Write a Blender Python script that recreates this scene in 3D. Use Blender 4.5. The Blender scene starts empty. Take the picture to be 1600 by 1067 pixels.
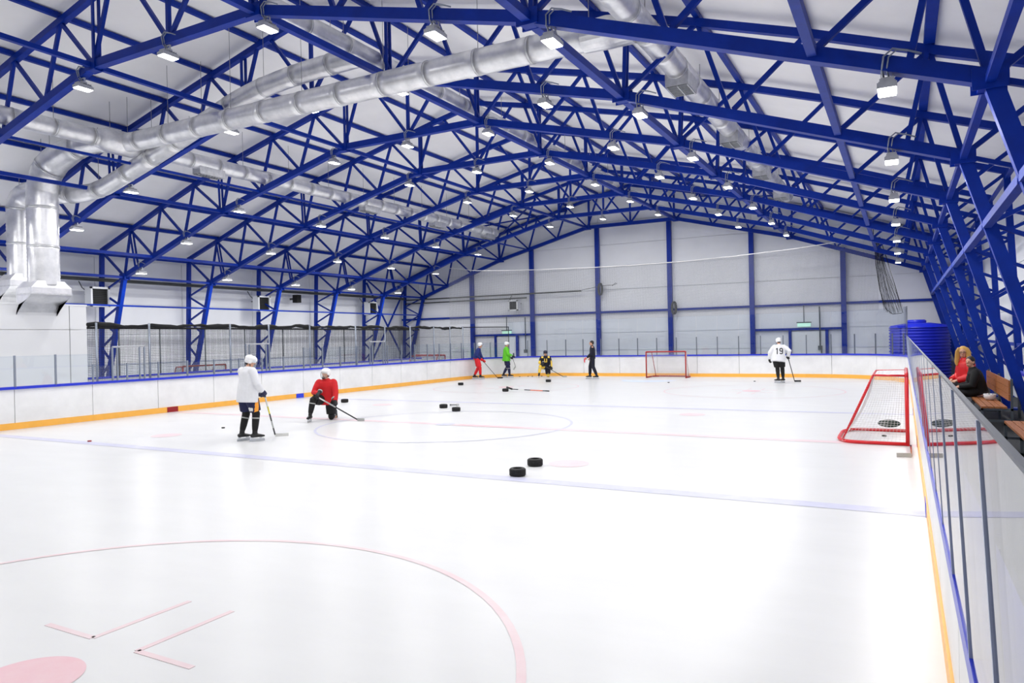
import bpy, bmesh, math, random
from mathutils import Vector, Matrix, Euler
from mathutils.bvhtree import BVHTree
random.seed(7)
PI = math.pi
scene = bpy.context.scene
C = scene.collection
U = 0.64                      # surveying unit used for the hall -> metres

# ------------------------------------------------------------------ camera
def camera():
    y, p, r = math.radians(28.517), math.radians(-0.191), math.radians(-1.205)
    f = Vector((-math.sin(y)*math.cos(p), math.cos(y)*math.cos(p), math.sin(p)))
    rt = Vector((math.cos(y), math.sin(y), 0)); up = rt.cross(f)
    r2 = rt*math.cos(r) + up*math.sin(r); u2 = -rt*math.sin(r) + up*math.cos(r)
    cd = bpy.data.cameras.new('camera'); co = bpy.data.objects.new('camera', cd)
    m = Matrix((( r2.x, u2.x, -f.x), (r2.y, u2.y, -f.y), (r2.z, u2.z, -f.z))).to_4x4()
    m.translation = Vector((14.41, -21.409, 2.995))*U
    co.matrix_world = m
    cd.sensor_width = 36; cd.lens = 1123.43/1600*36; cd.clip_start = 0.05; cd.clip_end = 300
    C.objects.link(co); scene.camera = co
camera()
# ------------------------------------------------------------------ world, exposure
w = bpy.data.worlds.new('world'); scene.world = w; w.use_nodes = True
w.node_tree.nodes['Background'].inputs[0].default_value = (0.75, 0.82, 0.9, 1)
w.node_tree.nodes['Background'].inputs[1].default_value = 0.3
vs = scene.view_settings
vs.view_transform = 'Standard'; vs.look = 'None'; vs.gamma = 1; vs.use_curve_mapping = False
vs.exposure = 0.0
LAMP_W = 57.0                 # power of each floodlight
cy = scene.cycles
cy.max_bounces = 10; cy.diffuse_bounces = 6; cy.glossy_bounces = 5
cy.transparent_max_bounces = 40; cy.transmission_bounces = 6
cy.use_light_tree = True; cy.sample_clamp_indirect = 6; cy.sample_clamp_direct = 0

# ------------------------------------------------------------------ materials
def srgb(r, g, b):
    f = lambda c: (c/255/12.92) if c/255 <= .04045 else ((c/255+.055)/1.055)**2.4
    return (f(r), f(g), f(b), 1)
M = {}
def mat(name, col, rough=.5, metal=0, var=0.0, scale=4.0, bump=0.0, bscale=30.0, spec=.5, col2=None, stretch=None, coat=0):
    m = bpy.data.materials.new(name); m.use_nodes = True; nt = m.node_tree
    b = nt.nodes['Principled BSDF']; b.inputs['Roughness'].default_value = rough
    b.inputs['Metallic'].default_value = metal; b.inputs['Specular IOR Level'].default_value = spec
    b.inputs['Coat Weight'].default_value = coat
    tc = nt.nodes.new('ShaderNodeTexCoord'); mp = nt.nodes.new('ShaderNodeMapping')
    nt.links.new(tc.outputs['Object'], mp.inputs[0])
    if stretch: mp.inputs['Scale'].default_value = stretch
    c2 = col2 or tuple(c*(1-var) for c in col[:3]) + (1,)
    if var or col2:
        n = nt.nodes.new('ShaderNodeTexNoise'); n.inputs['Scale'].default_value = scale
        n.inputs['Detail'].default_value = 6; n.inputs['Roughness'].default_value = .6
        nt.links.new(mp.outputs[0], n.inputs['Vector'])
        r = nt.nodes.new('ShaderNodeValToRGB'); r.color_ramp.elements[0].position = .3; r.color_ramp.elements[1].position = .7
        r.color_ramp.elements[0].color = c2; r.color_ramp.elements[1].color = col
        nt.links.new(n.outputs['Fac'], r.inputs[0]); nt.links.new(r.outputs[0], b.inputs['Base Color'])
    else: b.inputs['Base Color'].default_value = col
    if bump:
        n2 = nt.nodes.new('ShaderNodeTexNoise'); n2.inputs['Scale'].default_value = bscale; n2.inputs['Detail'].default_value = 5
        nt.links.new(mp.outputs[0], n2.inputs['Vector'])
        bp = nt.nodes.new('ShaderNodeBump'); bp.inputs['Strength'].default_value = bump; bp.inputs['Distance'].default_value = .02
        nt.links.new(n2.outputs['Fac'], bp.inputs['Height']); nt.links.new(bp.outputs[0], b.inputs['Normal'])
    M[name] = m; return m
mat('ice', (.72,.728,.728,1), .30, var=.05, scale=.8, bump=.05, bscale=3, spec=.4, stretch=(1,2.5,1))
mat('ice_blue', srgb(190,192,216), .35, col2=srgb(205,206,223), scale=5)
mat('ice_red', srgb(222,194,200), .35, col2=srgb(226,208,211), scale=4)
mat('ice_red_strong', srgb(226,180,188), .35, col2=srgb(228,194,199), scale=4)
mat('ice_thin_red', srgb(222,194,198), .35, col2=srgb(226,210,212), scale=3)
mat('ice_crease', srgb(205,222,245), .35, col2=srgb(222,233,247), scale=3)
mat('blue_steel', srgb(0,48,158), .45, var=.3, scale=3, spec=.22)
mat('blue_light', srgb(16,56,160), .6, var=.25, scale=6)
mat('membrane', (.94,.935,.93,1), .75, var=.05, scale=1.2, bump=.5, bscale=1.6)
mat('panel_white', (.83,.85,.88,1), .5, var=.06, scale=.7, spec=.3)
mat('panel_grey', (.74,.76,.80,1), .55, var=.08, scale=.7, spec=.3)  # greyer panel tone for the side wall backing and top band
mat('room_white', (.84,.85,.86,1), .5, var=.02, scale=.6)
mat('board_white', (.88,.885,.885,1), .3, var=.13, scale=1.6, spec=.5)
mat('yellow', srgb(255,188,78), .35, var=.08, scale=5)
mat('rail_blue', srgb(30,52,205), .3, var=.1, scale=6)
mat('mark_red', srgb(150,10,20), .4); mat('mark_blue', srgb(35,60,215), .4)
mat('alu', srgb(150,158,172), .35, metal=.6, var=.15, scale=20)
mat('alu_grey', srgb(110,118,130), .4, metal=.3, var=.15, scale=20)
mat('galv', (.90,.90,.91,1), .36, metal=.75, col2=(.66,.67,.69,1), scale=3.5, bump=.25, bscale=7)
mat('galv_band', (.74,.75,.76,1), .38, metal=.7, var=.3, scale=8)
mat('lamp_grey', srgb(190,192,196), .4, metal=.3, var=.1, scale=20)
mat('post_blue', srgb(168,178,205), .35, var=.1, scale=20)
mat('cap_grey', srgb(96,102,112), .5)
mat('wire', srgb(150,150,150), .5, metal=.4)
mat('dark_pipe', srgb(70,74,72), .5, var=.3, scale=6)
mat('rubber', srgb(14,14,14), .65, var=.4, scale=20, bump=.3, bscale=60)
mat('rubber_floor', srgb(40,42,45), .8, var=.4, scale=12, bump=.4, bscale=40)
mat('concrete', srgb(170,172,176), .7, var=.15, scale=2)
mat('net_black', srgb(22,24,28), .8); mat('net_white', srgb(222,222,222), .8); mat('net_grey', srgb(120,122,126), .8)
mat('cloth_black', srgb(12,14,18), .85, var=.4, scale=10, bump=.4, bscale=20)
mat('wood', srgb(178,112,62), .5, col2=srgb(132,76,38), scale=5, stretch=(14,1.2,14), bump=.15, bscale=12)
mat('steel_grey', srgb(95,102,108), .45, metal=.5, var=.2, scale=15)
mat('goal_red', srgb(212,22,32), .35, var=.12, scale=10)
mat('goal_dark', srgb(170,34,32), .45, var=.2, scale=10)
mat('tank_blue', srgb(22,40,205), .35, var=.15, scale=3)
mat('heater_white', srgb(225,228,230), .4); mat('louvre', srgb(60,64,66), .5, metal=.3)
mat('sign_green', srgb(150,225,190), .5)
mat('skin', srgb(214,160,130), .55, var=.08, scale=20)
mat('jersey_white', srgb(228,229,232), .8, var=.08, scale=8, bump=.3, bscale=9)
mat('jersey_red', srgb(205,18,26), .8, var=.2, scale=8, bump=.3, bscale=9)
mat('jersey_blue', srgb(18,40,110), .8, var=.2, scale=8, bump=.3, bscale=9)
mat('jersey_green', srgb(98,200,40), .8, var=.15, scale=8, bump=.3, bscale=9)
mat('navy', srgb(16,22,70), .75, var=.25, scale=8)
mat('black_cloth', srgb(12,12,14), .8, var=.3, scale=8, bump=.2, bscale=9)
mat('track_navy', srgb(12,16,38), .8, var=.3, scale=8, bump=.2, bscale=9)
mat('orange', srgb(245,160,50), .7); mat('kit_yellow', srgb(240,200,70), .7, var=.1, scale=8)
mat('pants_red', srgb(222,28,38), .75, var=.15, scale=8)
mat('helmet_white', srgb(238,238,238), .3); mat('helmet_navy', srgb(18,22,52), .3)
mat('skate_black', srgb(16,16,18), .4, var=.2, scale=20); mat('skate_white', srgb(215,218,222), .35)
mat('blade_steel', srgb(190,194,200), .25, metal=.8)
mat('hair_blond', srgb(225,180,95), .6, col2=srgb(180,130,60), scale=30, stretch=(8,8,1)); mat('hair_dark', srgb(30,24,20), .6)
mat('puffer', srgb(225,26,32), .5, var=.2, scale=6, bump=.3, bscale=6)
mat('stick_dark', srgb(35,36,38), .4); mat('stick_grey', srgb(170,172,170), .4); mat('stick_white', srgb(220,220,216), .4)
mat('stick_yellow', srgb(225,210,40), .4); mat('stick_orange', srgb(215,95,50), .4)
mat('glove_black', srgb(16,17,20), .6, var=.3, scale=20); mat('glove_navy', srgb(20,24,66), .6, var=.2, scale=20)
mat('red_cloth', srgb(225,80,90), .8); mat('ink', srgb(12,12,14), .6); mat('lip', srgb(150,80,75), .5)
mat('beige_fleece', srgb(205,200,188), .9, var=.15, scale=6, bump=.6, bscale=8)
mat('banner_green', srgb(40,62,50), .7, var=.2, scale=6)

def glass_mat(name, tint):
    m = bpy.data.materials.new(name); m.use_nodes = True; nt = m.node_tree
    for n in list(nt.nodes): nt.nodes.remove(n)
    o = nt.nodes.new('ShaderNodeOutputMaterial'); mx = nt.nodes.new('ShaderNodeMixShader')
    t = nt.nodes.new('ShaderNodeBsdfTransparent'); t.inputs[0].default_value = tint
    g = nt.nodes.new('ShaderNodeBsdfGlossy'); g.inputs['Roughness'].default_value = .01
    fr = nt.nodes.new('ShaderNodeFresnel'); geo = nt.nodes.new('ShaderNodeNewGeometry')
    # same reflectance on both faces of the pane: the Fresnel node inverts the IOR on back faces
    mr = nt.nodes.new('ShaderNodeMapRange'); mr.inputs['To Min'].default_value = 1.45; mr.inputs['To Max'].default_value = 1/1.45
    L = nt.links.new
    L(geo.outputs['Backfacing'], mr.inputs['Value']); L(mr.outputs[0], fr.inputs['IOR'])
    L(fr.outputs[0], mx.inputs[0]); L(t.outputs[0], mx.inputs[1]); L(g.outputs[0], mx.inputs[2]); L(mx.outputs[0], o.inputs[0])
    M[name] = m
glass_mat('glass', (.95,.97,.985,1))
def emit_mat(name, col, s):
    m = bpy.data.materials.new(name); m.use_nodes = True; b = m.node_tree.nodes['Principled BSDF']
    b.inputs['Base Color'].default_value = col; b.inputs['Emission Color'].default_value = col; b.inputs['Emission Strength'].default_value = s
    M[name] = m
emit_mat('lens', (1,.99,.96,1), 12); emit_mat('sign_lit', srgb(185,232,208), .55)

# ------------------------------------------------------------------ mesh helpers
def W(x, y, z): return Vector((x, y, z))*U
class MB:
    """collects shapes (in survey units when s=U, metres when s=1) and builds ONE mesh"""
    def __init__(s, sc=1.0): s.v = []; s.f = []; s.m = []; s.sc = sc; s.cur = 0
    def add(s, vs, fs):
        o = len(s.v); s.v += [tuple(v) for v in vs]; s.f += [tuple(i+o for i in f) for f in fs]; s.m += [s.cur]*len(fs); return s
    def box(s, a, b):
        x0,y0,z0 = a; x1,y1,z1 = b
        return s.add([(x0,y0,z0),(x1,y0,z0),(x1,y1,z0),(x0,y1,z0),(x0,y0,z1),(x1,y0,z1),(x1,y1,z1),(x0,y1,z1)],
              [(0,3,2,1),(4,5,6,7),(0,1,5,4),(1,2,6,5),(2,3,7,6),(3,0,4,7)])
    def bar(s, p, q, w, h=None, side=None):
        p = Vector(p); q = Vector(q); d = (q-p).normalized(); h = h or w
        sd = Vector(side) if side else (Vector((0,1,0)) if abs(d.y) < .9 else Vector((1,0,0)))
        sd = (sd - d*sd.dot(d)).normalized(); up = d.cross(sd)
        vs = [c + sd*a*w/2 + up*b*h/2 for c in (p, q) for a, b in ((-1,-1),(1,-1),(1,1),(-1,1))]
        return s.add(vs, [(0,1,2,3),(7,6,5,4),(0,4,5,1),(1,5,6,2),(2,6,7,3),(3,7,4,0)])
    def tube(s, pts, r, n=10, cap=True):
        pts = [Vector(p) for p in pts]; rs = r if isinstance(r, (list, tuple)) else [r]*len(pts)
        d0 = (pts[1]-pts[0]).normalized(); ref = Vector((0,0,1)) if abs(d0.z) < .9 else Vector((1,0,0))
        a = ref.cross(d0).normalized(); vs = []; fs = []
        for i, p in enumerate(pts):
            d = (pts[min(i+1,len(pts)-1)] - pts[max(i-1,0)]).normalized()
            a = (a - d*a.dot(d)).normalized(); b = d.cross(a)
            for k in range(n):
                t = 2*PI*k/n; vs.append(p + (a*math.cos(t)+b*math.sin(t))*rs[i])
        for i in range(len(pts)-1):
            for k in range(n): fs.append((i*n+k, i*n+(k+1)%n, (i+1)*n+(k+1)%n, (i+1)*n+k))
        if cap: fs.append(tuple(range(n))[::-1]); fs.append(tuple((len(pts)-1)*n+k for k in range(n)))
        return s.add(vs, fs)
    def lathe(s, prof, c=(0,0,0), n=24, closed=False):
        vs = []; fs = []; c = Vector(c)
        for r, z in prof:
            for k in range(n): t = 2*PI*k/n; vs.append(c + Vector((r*math.cos(t), r*math.sin(t), z)))
        m = len(prof)
        for i in range(m if closed else m-1):
            j = (i+1) % m
            for k in range(n): fs.append((i*n+k, i*n+(k+1)%n, j*n+(k+1)%n, j*n+k))
        if not closed: fs.append(tuple(range(n))[::-1]); fs.append(tuple((m-1)*n+k for k in range(n)))
        return s.add(vs, fs)
    def loft(s, pts, rad, side, n=14):
        """elliptic rings along pts; rad = (a along side, b across)"""
        pts = [Vector(p) for p in pts]; vs = []; fs = []
        for i, p in enumerate(pts):
            d = (pts[min(i+1,len(pts)-1)] - pts[max(i-1,0)]).normalized()
            sd = Vector(side); sd = (sd - d*sd.dot(d)).normalized(); b = d.cross(sd)
            ra, rb = rad[i] if isinstance(rad[i], (tuple, list)) else (rad[i], rad[i])
            for k in range(n): t = 2*PI*k/n; vs.append(p + sd*math.cos(t)*ra + b*math.sin(t)*rb)
        for i in range(len(pts)-1):
            for k in range(n): fs.append((i*n+k, i*n+(k+1)%n, (i+1)*n+(k+1)%n, (i+1)*n+k))
        fs.append(tuple(range(n))[::-1]); fs.append(tuple((len(pts)-1)*n+k for k in range(n)))
        return s.add(vs, fs)
    def ell(s, c, r, rot=None, n=14, m=9):
        c = Vector(c); vs = []; fs = []; R = rot or Matrix.Identity(3)
        for i in range(1, m):
            ph = PI*i/m
            for k in range(n):
                t = 2*PI*k/n
                vs.append(c + R @ Vector((r[0]*math.sin(ph)*math.cos(t), r[1]*math.sin(ph)*math.sin(t), r[2]*math.cos(ph))))
        vs += [c + R @ Vector((0,0,r[2])), c + R @ Vector((0,0,-r[2]))]; T = len(vs)-2
        for i in range(m-2):
            for k in range(n): fs.append((i*n+k, (i+1)*n+k, (i+1)*n+(k+1)%n, i*n+(k+1)%n))
        for k in range(n): fs.append((T, k, (k+1)%n)); fs.append((T+1, (m-2)*n+(k+1)%n, (m-2)*n+k))
        return s.add(vs, fs)
    def mesh(s, name, mats, smooth=False):
        me = bpy.data.meshes.new(name)
        me.from_pydata([(x*s.sc, y*s.sc, z*s.sc) for x, y, z in s.v], [], s.f)
        for m in (mats if isinstance(mats, (list, tuple)) else [mats]): me.materials.append(M[m])
        me.polygons.foreach_set('material_index', s.m)
        if smooth: me.polygons.foreach_set('use_smooth', [True]*len(me.polygons))
        me.update(); return me
    def build(s, name, mats, parent=None, smooth=False):
        return link(name, s.mesh(name, mats, smooth), parent)
def link(name, me, parent=None, loc=None, rz=0):
    o = bpy.data.objects.new(name, me); C.objects.link(o)
    if parent: o.parent = parent
    if loc is not None: o.location = loc
    o.rotation_euler.z = rz
    return o
def empty(name, loc=(0,0,0), rz=0):
    o = bpy.data.objects.new(name, None); o.empty_display_size = .2; o.location = loc; o.rotation_euler.z = rz; C.objects.link(o); return o
def tag(o, label=None, cat=None, group=None, kind=None):
    if label: o['label'] = label
    if cat: o['category'] = cat
    if group: o['group'] = group
    if kind: o['kind'] = kind
    return o
def clone(root, loc=None, rz=None, label=None):
    r = root.copy(); C.objects.link(r)
    if loc is not None: r.location = loc
    if rz is not None: r.rotation_euler.z = rz
    if label: r['label'] = label
    for c in root.children:
        d = c.copy(); C.objects.link(d); d.parent = r
        for g in c.children:
            e = g.copy(); C.objects.link(e); e.parent = d
    return r
NTH = ['first','second','third','fourth','fifth','sixth','seventh','eighth','ninth','tenth','eleventh','twelfth','thirteenth','fourteenth','fifteenth','sixteenth']

# ------------------------------------------------------------------ survey of the hall
XC = -4.955                   # x of the ridge
FY = lambda k: -7.12 + 6*k    # y of frame k
TOP = [(0,15.35),(2.8,14.75),(5.6,14.08),(8.5,13.38),(11.35,12.66),(14.45,11.74),(17.3,10.8),(20.05,9.8),(22.9,8.82)]
BOT = [(0,12.25),(3.76,12.25),(6.6,11.53),(9.35,10.84),(12.22,10.1),(15.3,9.07),(18.0,8.13),(20.7,7.14)]
def zt(o):
    o = abs(o)
    for (a,b),(c,d) in zip(TOP, TOP[1:]):
        if o <= c: return b+(d-b)*(o-a)/(c-a)
    a,b = TOP[-2]; c,d = TOP[-1]; return d + (d-b)/(c-a)*(o-c)
def zb(o):
    o = abs(o)
    for (a,b),(c,d) in zip(BOT, BOT[1:]):
        if o <= c: return b+(d-b)*(o-a)/(c-a)
    return BOT[-1][1]
WO = 23.7                     # half width of the hall
YG = 35.35; YB = -33.0        # gable wall, back wall
XL, XR, YN, YF, RC = -14.95, 14.72, -30.4, 30.5, 6.0

# ------------------------------------------------------------------ structure: ice + floor
def disc(mb, cx, cy, r, z, n=48):
    mb.add([(cx+r*math.cos(2*PI*k/n), cy+r*math.sin(2*PI*k/n), z) for k in range(n)], [tuple(range(n))])
def ring(mb, cx, cy, r, wd, z, a0=0, a1=2*PI, n=96):
    vs = []
    for k in range(n+1):
        t = a0+(a1-a0)*k/n
        for rr in (r-wd/2, r+wd/2): vs.append((cx+rr*math.cos(t), cy+rr*math.sin(t), z))
    mb.add(vs, [(2*k, 2*k+1, 2*k+3, 2*k+2) for k in range(n)])
def rink_path(off=0.0, seg=10):
    """closed list of (x, y, nx, ny): the board face moved outwards by off"""
    P = []
    cs = [((XL+RC, YN+RC), PI, 1.5*PI), ((XR-RC, YN+RC), 1.5*PI, 2*PI), ((XR-RC, YF-RC), 0, .5*PI), ((XL+RC, YF-RC), .5*PI, PI)]
    for (cx, cy), a, b in cs:
        for k in range(seg+1):
            t = a+(b-a)*k/seg; P.append((cx+(RC+off)*math.cos(t), cy+(RC+off)*math.sin(t)))
    return P
ice = MB(U); P = rink_path(.1); ice.add([(x, y, 0) for x, y in P] + [(x, y, -.25) for x, y in P], [tuple(range(len(P))), tuple(range(2*len(P)-1, len(P)-1, -1))] +
    [(i, i+len(P), (i+1)%len(P)+len(P), (i+1)%len(P)) for i in range(len(P))])
floor = tag(ice.build('floor', 'ice'), kind='structure', label='white ice sheet of the rink')
Z0 = .004
def mark(name, fn, m, lab=None):
    mb = MB(U); fn(mb); o = mb.build(name, m, floor)
    if lab: o['label'] = lab
    return o
mark('blue_line', lambda b: b.add([(XL,-8.12,Z0),(XR,-8.12,Z0),(XR,-7.70,Z0),(XL,-7.70,Z0)], [(0,1,2,3)]), 'ice_blue', 'faded blue line nearer the camera')
mark('blue_line', lambda b: b.add([(XL,7.66,Z0),(XR,7.66,Z0),(XR,8.06,Z0),(XL,8.06,Z0)], [(0,1,2,3)]), 'ice_blue', 'faded blue line beyond the centre circle')
mark('centre_line', lambda b: b.add([(XL,-.2,Z0),(XR,-.2,Z0),(XR,.2,Z0),(XL,.2,Z0)], [(0,1,2,3)]), 'ice_red', 'faded red centre line')
mark('centre_line_patch', lambda b: b.add([(.6,-.19,Z0*1.6),(3.1,-.19,Z0*1.6),(3.1,.19,Z0*1.6),(.6,.19,Z0*1.6)], [(0,1,2,3)]), 'ice_red_strong', 'brighter red stretch of the centre line')
mark('faceoff_spot', lambda b: disc(b, 0, 0, .35, Z0*2), 'ice_blue', 'pale blue centre spot')
mark('faceoff_circle', lambda b: ring(b, 0, 0, 4.5, .09, Z0*1.5), 'ice_blue', 'thin blue centre circle')
for cx in (-7.4, 7.37):
    for cyy in (-17.83, 17.83):
        mark('faceoff_circle', lambda b: ring(b, cx, cyy, 4.5, .09, Z0), 'ice_thin_red')
        mark('faceoff_spot', lambda b: disc(b, cx, cyy, .48, Z0), 'ice_red_strong')
        for sx in (-1, 1):
            for sy in (-1, 1):
                def L(b, sx=sx, sy=sy, cx=cx, cyy=cyy):
                    x0, y0 = cx+sx*.36, cyy+sy*.84
                    b.box((min(x0,x0+sx*.82), y0-.035, 0), (max(x0,x0+sx*.82), y0+.035, Z0))
                    b.box((x0-.035, min(y0,y0+sy*1.15), 0), (x0+.035, max(y0,y0+sy*1.15), Z0))
                mark('faceoff_corner_mark', L, 'ice_thin_red')
    for cyy in (-5.75, 5.7):
        mark('faceoff_spot', lambda b: disc(b, cx, cyy, .48, Z0), 'ice_red')
mark('goal_crease', lambda b: b.add([(-.75+1.9*math.cos(PI+PI*k/24), 26.1+2.2*math.sin(PI+PI*k/24), Z0) for k in range(25)], [tuple(range(25))]), 'ice_crease', 'pale blue goal crease at the far end')
mark('goal_line', lambda b: b.add([(XL+1.2,26.1,Z0),(XR-1.2,26.1,Z0),(XR-1.2,26.2,Z0),(XL+1.2,26.2,Z0)], [(0,1,2,3)]), 'ice_thin_red')
fl = MB(U); fl.box((XC-WO-.3, YB-.3, -.6), (XC+WO+.3, YG+.3, -.27)); tag(fl.build('floor', 'concrete'), kind='structure', label='concrete slab under the hall')
# walkway floors round the ice: right dark rubber, left pale
def surround(x0, x1, y0, y1, m, lab):
    b = MB(U); b.box((x0, y0, -.27), (x1, y1, .0)); tag(b.build('floor', m), kind='structure', label=lab)
surround(XR+.25, XC+WO, YB, YG, 'rubber_floor', 'dark rubber walkway beside the right boards')
surround(XC-WO, XL-.25, YB, YG, 'concrete', 'pale walkway behind the left boards')
surround(XL-.25, XR+.25, YF+.25, YG, 'concrete', 'pale walkway behind the far boards')
surround(XL-.25, XR+.25, YB, YN-.25, 'rubber_floor', 'dark walkway behind the near boards')
# ------------------------------------------------------------------ ceiling + purlins
offs = [-WO-.3]+[-o for o, z in TOP[::-1]][1:]+[o for o, z in TOP][1:-1]+[WO+.3]
cb = MB(U); n = len(offs); ny = 1
lo = [(XC+o, zt(o)+.34) for o in offs]
vs = [(x, y, z+dz) for dz in (0, .3) for y in (YB-.3, YG+.3) for x, z in lo]
fs = []
for i in range(n-1):
    fs += [(i, i+1, n+i+1, n+i), (2*n+i, 3*n+i, 3*n+i+1, 2*n+i+1), (i, 2*n+i, 2*n+i+1, i+1), (n+i, n+i+1, 3*n+i+1, 3*n+i)]
cb.add(vs, fs); ceil = tag(cb.build('ceiling', 'membrane'), kind='structure', label='white insulated pitched roof lining')
for sgn in (-1, 1):
    for i, (o, z) in enumerate(TOP[:-1]):
        if i == 0 and sgn == 1: continue
        b = MB(U); x = XC+sgn*o; wd = .24 if abs(o-20.05) < .1 else .15
        for k in range(-4, 7):
            b.bar((x, FY(k)+.02, z+.21), (x, FY(k+1)-.02, z+.21), wd, .17, side=(1,0,0))
        b.build('purlin', 'blue_steel', ceil)
# ------------------------------------------------------------------ walls with panels
def wallpanels(name, lab, quad_fn, cells, mats, back):
    root = tag(back.build(name, mats[0]), kind='structure', label=lab)
    for c in cells:
        b = MB(U); quad_fn(b, c); b.build('wall_panel', random.choice(mats), root)
    return root
GC = [-20.4,-14.2,-8.0,-1.85,4.45,10.75,16.9]
xs = [XC-WO, -26.6]+GC+[XC+WO]
zs = [0, 1.9, 3.35, 5.1, 6.95, 8.8, 10.7, 12.6, 15.7]
bk = MB(U)
pl = [(XC-WO, 0), (XC+WO, 0)] + [(XC+o, zt(o)+.3) for o in offs[::-1] if abs(o) <= WO] 
pl = [(XC-WO,0),(XC+WO,0),(XC+WO,zt(WO)+.32)]+[(XC+o, zt(o)+.32) for o in offs[::-1][1:-1]]+[(XC-WO,zt(WO)+.32)]
m_ = len(pl)
bk.add([(x, YG+.08, z) for x, z in pl]+[(x, YG+.3, z) for x, z in pl], [tuple(range(m_)), tuple(range(2*m_-1, m_-1, -1))]+[(i, i+m_, (i+1)%m_+m_, (i+1)%m_) for i in range(m_)])
cells = []
for x0, x1 in zip(xs, xs[1:]):
    for z0, z1 in zip(zs, zs[1:]):
        t0, t1 = zt(x0-XC)+.28, zt(x1-XC)+.28
        if z0 >= max(t0, t1)-.1: continue
        cells.append((x0, x1, z0, z1, t0, t1))
def gq(b, c):
    x0, x1, z0, z1, t0, t1 = c; g = .025; x0 += g; x1 -= g; z0 += g; z1 -= g
    # clip the top with the roof line
    pts = [(x0, z0), (x1, z0)]
    top = []
    N = 6
    for i in range(N+1):
        x = x1+(x0-x1)*i/N; top.append((x, min(z1, zt(x-XC)+.28)))
    top = [p for p in top if p[1] > z0+.01]
    if len(top) < 2: top = [(x1, z0+.05), (x0, z0+.05)]
    pts = [p for p in pts if True]+top
    k = len(pts)
    b.add([(x, YG, z) for x, z in pts]+[(x, YG+.1, z) for x, z in pts], [tuple(range(k)), tuple(range(2*k-1, k-1, -1))]+[(i, i+k, (i+1)%k+k, (i+1)%k) for i in range(k)])
wf = wallpanels('wall_far', 'pale panelled gable wall behind the far boards', gq, cells, ['panel_white'], bk)
for x in GC:
    b = MB(U); b.bar((x, YG-.22, 0), (x, YG-.22, zb(x-XC)+.1 if abs(x-XC) < 20.7 else 7.5), .34, .3, side=(1,0,0)); b.build('gable_column', 'blue_steel', wf)
for x0, x1 in zip([XC-WO]+GC, GC+[XC+WO]):
    b = MB(U); b.box((x0+.16, YG-.22, 5.0), (x1-.16, YG-.02, 5.17)); b.build('girt', 'blue_steel', wf)
def side_wall(name, lab, x, s):
    bk = MB(U); bk.box((min(x, x+s*.3), YB, 0), (max(x, x+s*.3), YG+.3, zt(WO)+.4))
    r = tag(bk.build(name, 'panel_grey'), kind='structure', label=lab)
    for k in range(-5, 7):
        y0, y1 = FY(k), FY(k+1)
        y0 = max(y0, YB); y1 = min(y1, YG)
        for z0, z1, m in ((0,1.9,'panel_white'),(1.9,3.8,'panel_white'),(3.8,5.7,'panel_white'),(5.7,7.3,'panel_white'),(7.3,8.55,'panel_grey')):
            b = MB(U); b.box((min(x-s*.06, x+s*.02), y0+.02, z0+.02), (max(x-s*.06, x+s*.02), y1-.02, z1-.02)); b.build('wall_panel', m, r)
    return r
wl = side_wall('wall_left', 'pale panelled long wall on the left', XC-WO, -1)
wr = side_wall('wall_right', 'pale panelled long wall on the right', XC+WO, 1)
bb = MB(U); bb.box((XC-WO, YB-.3, 0), (XC+WO, YB, 15.9)); tag(bb.build('wall_back', 'panel_white'), kind='structure', label='pale end wall behind the camera')
# doors in the gable
def door(num, x0, x1, zz, ca, cb_):
    b = MB(U); b.box((x0, YG-.16, .05), (x1, YG-.03, zz-.08)); b.box((x0+.15, YG-.2, .25), (x1-.15, YG-.15, zz-.3))
    d = tag(b.build('door_%d' % num, 'heater_white'), kind='structure')
    f = MB(U)
    for x in (x0-.1, x1+.1): f.box((x-.1, YG-.28, 0), (x+.1, YG-.02, zz))
    f.box((ca+.18, YG-.28, zz), (cb_-.18, YG-.02, zz+.17)); f.build('door_frame', 'blue_steel', d)
    h = MB(U); h.box((x1-.3, YG-.32, 1.5), (x1-.22, YG-.2, 1.75)); h.build('door_handle', 'steel_grey', d)
    return d
door(1, -17.9, -15.9, 3.3, -20.4+.0, -14.2)
door(2, 7.2, 9.5, 3.2, 4.45, 10.75)
for x, z, lab in ((-16.7, 3.62, 'green exit sign above the left gable door'), (8.1, 3.6, 'pale green exit sign above the right gable door')):
    b = MB(U); b.box((x-.45, YG-.5, z-.14), (x+.45, YG-.38, z+.14)); s_ = empty('exit_sign', W(x, YG, 0)); s_.location = (0,0,0); tag(s_, lab, 'sign', 'exit signs on the gable wall')
    b.build('sign_face', 'sign_lit', s_); h = MB(U); h.bar((x, YG-.44, z+.14), (x, YG-.44, 5.05), .06); h.box((x-.5, YG-.52, z+.12), (x+.5, YG-.36, z+.2)); h.build('hanger', 'steel_grey', s_)

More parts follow.
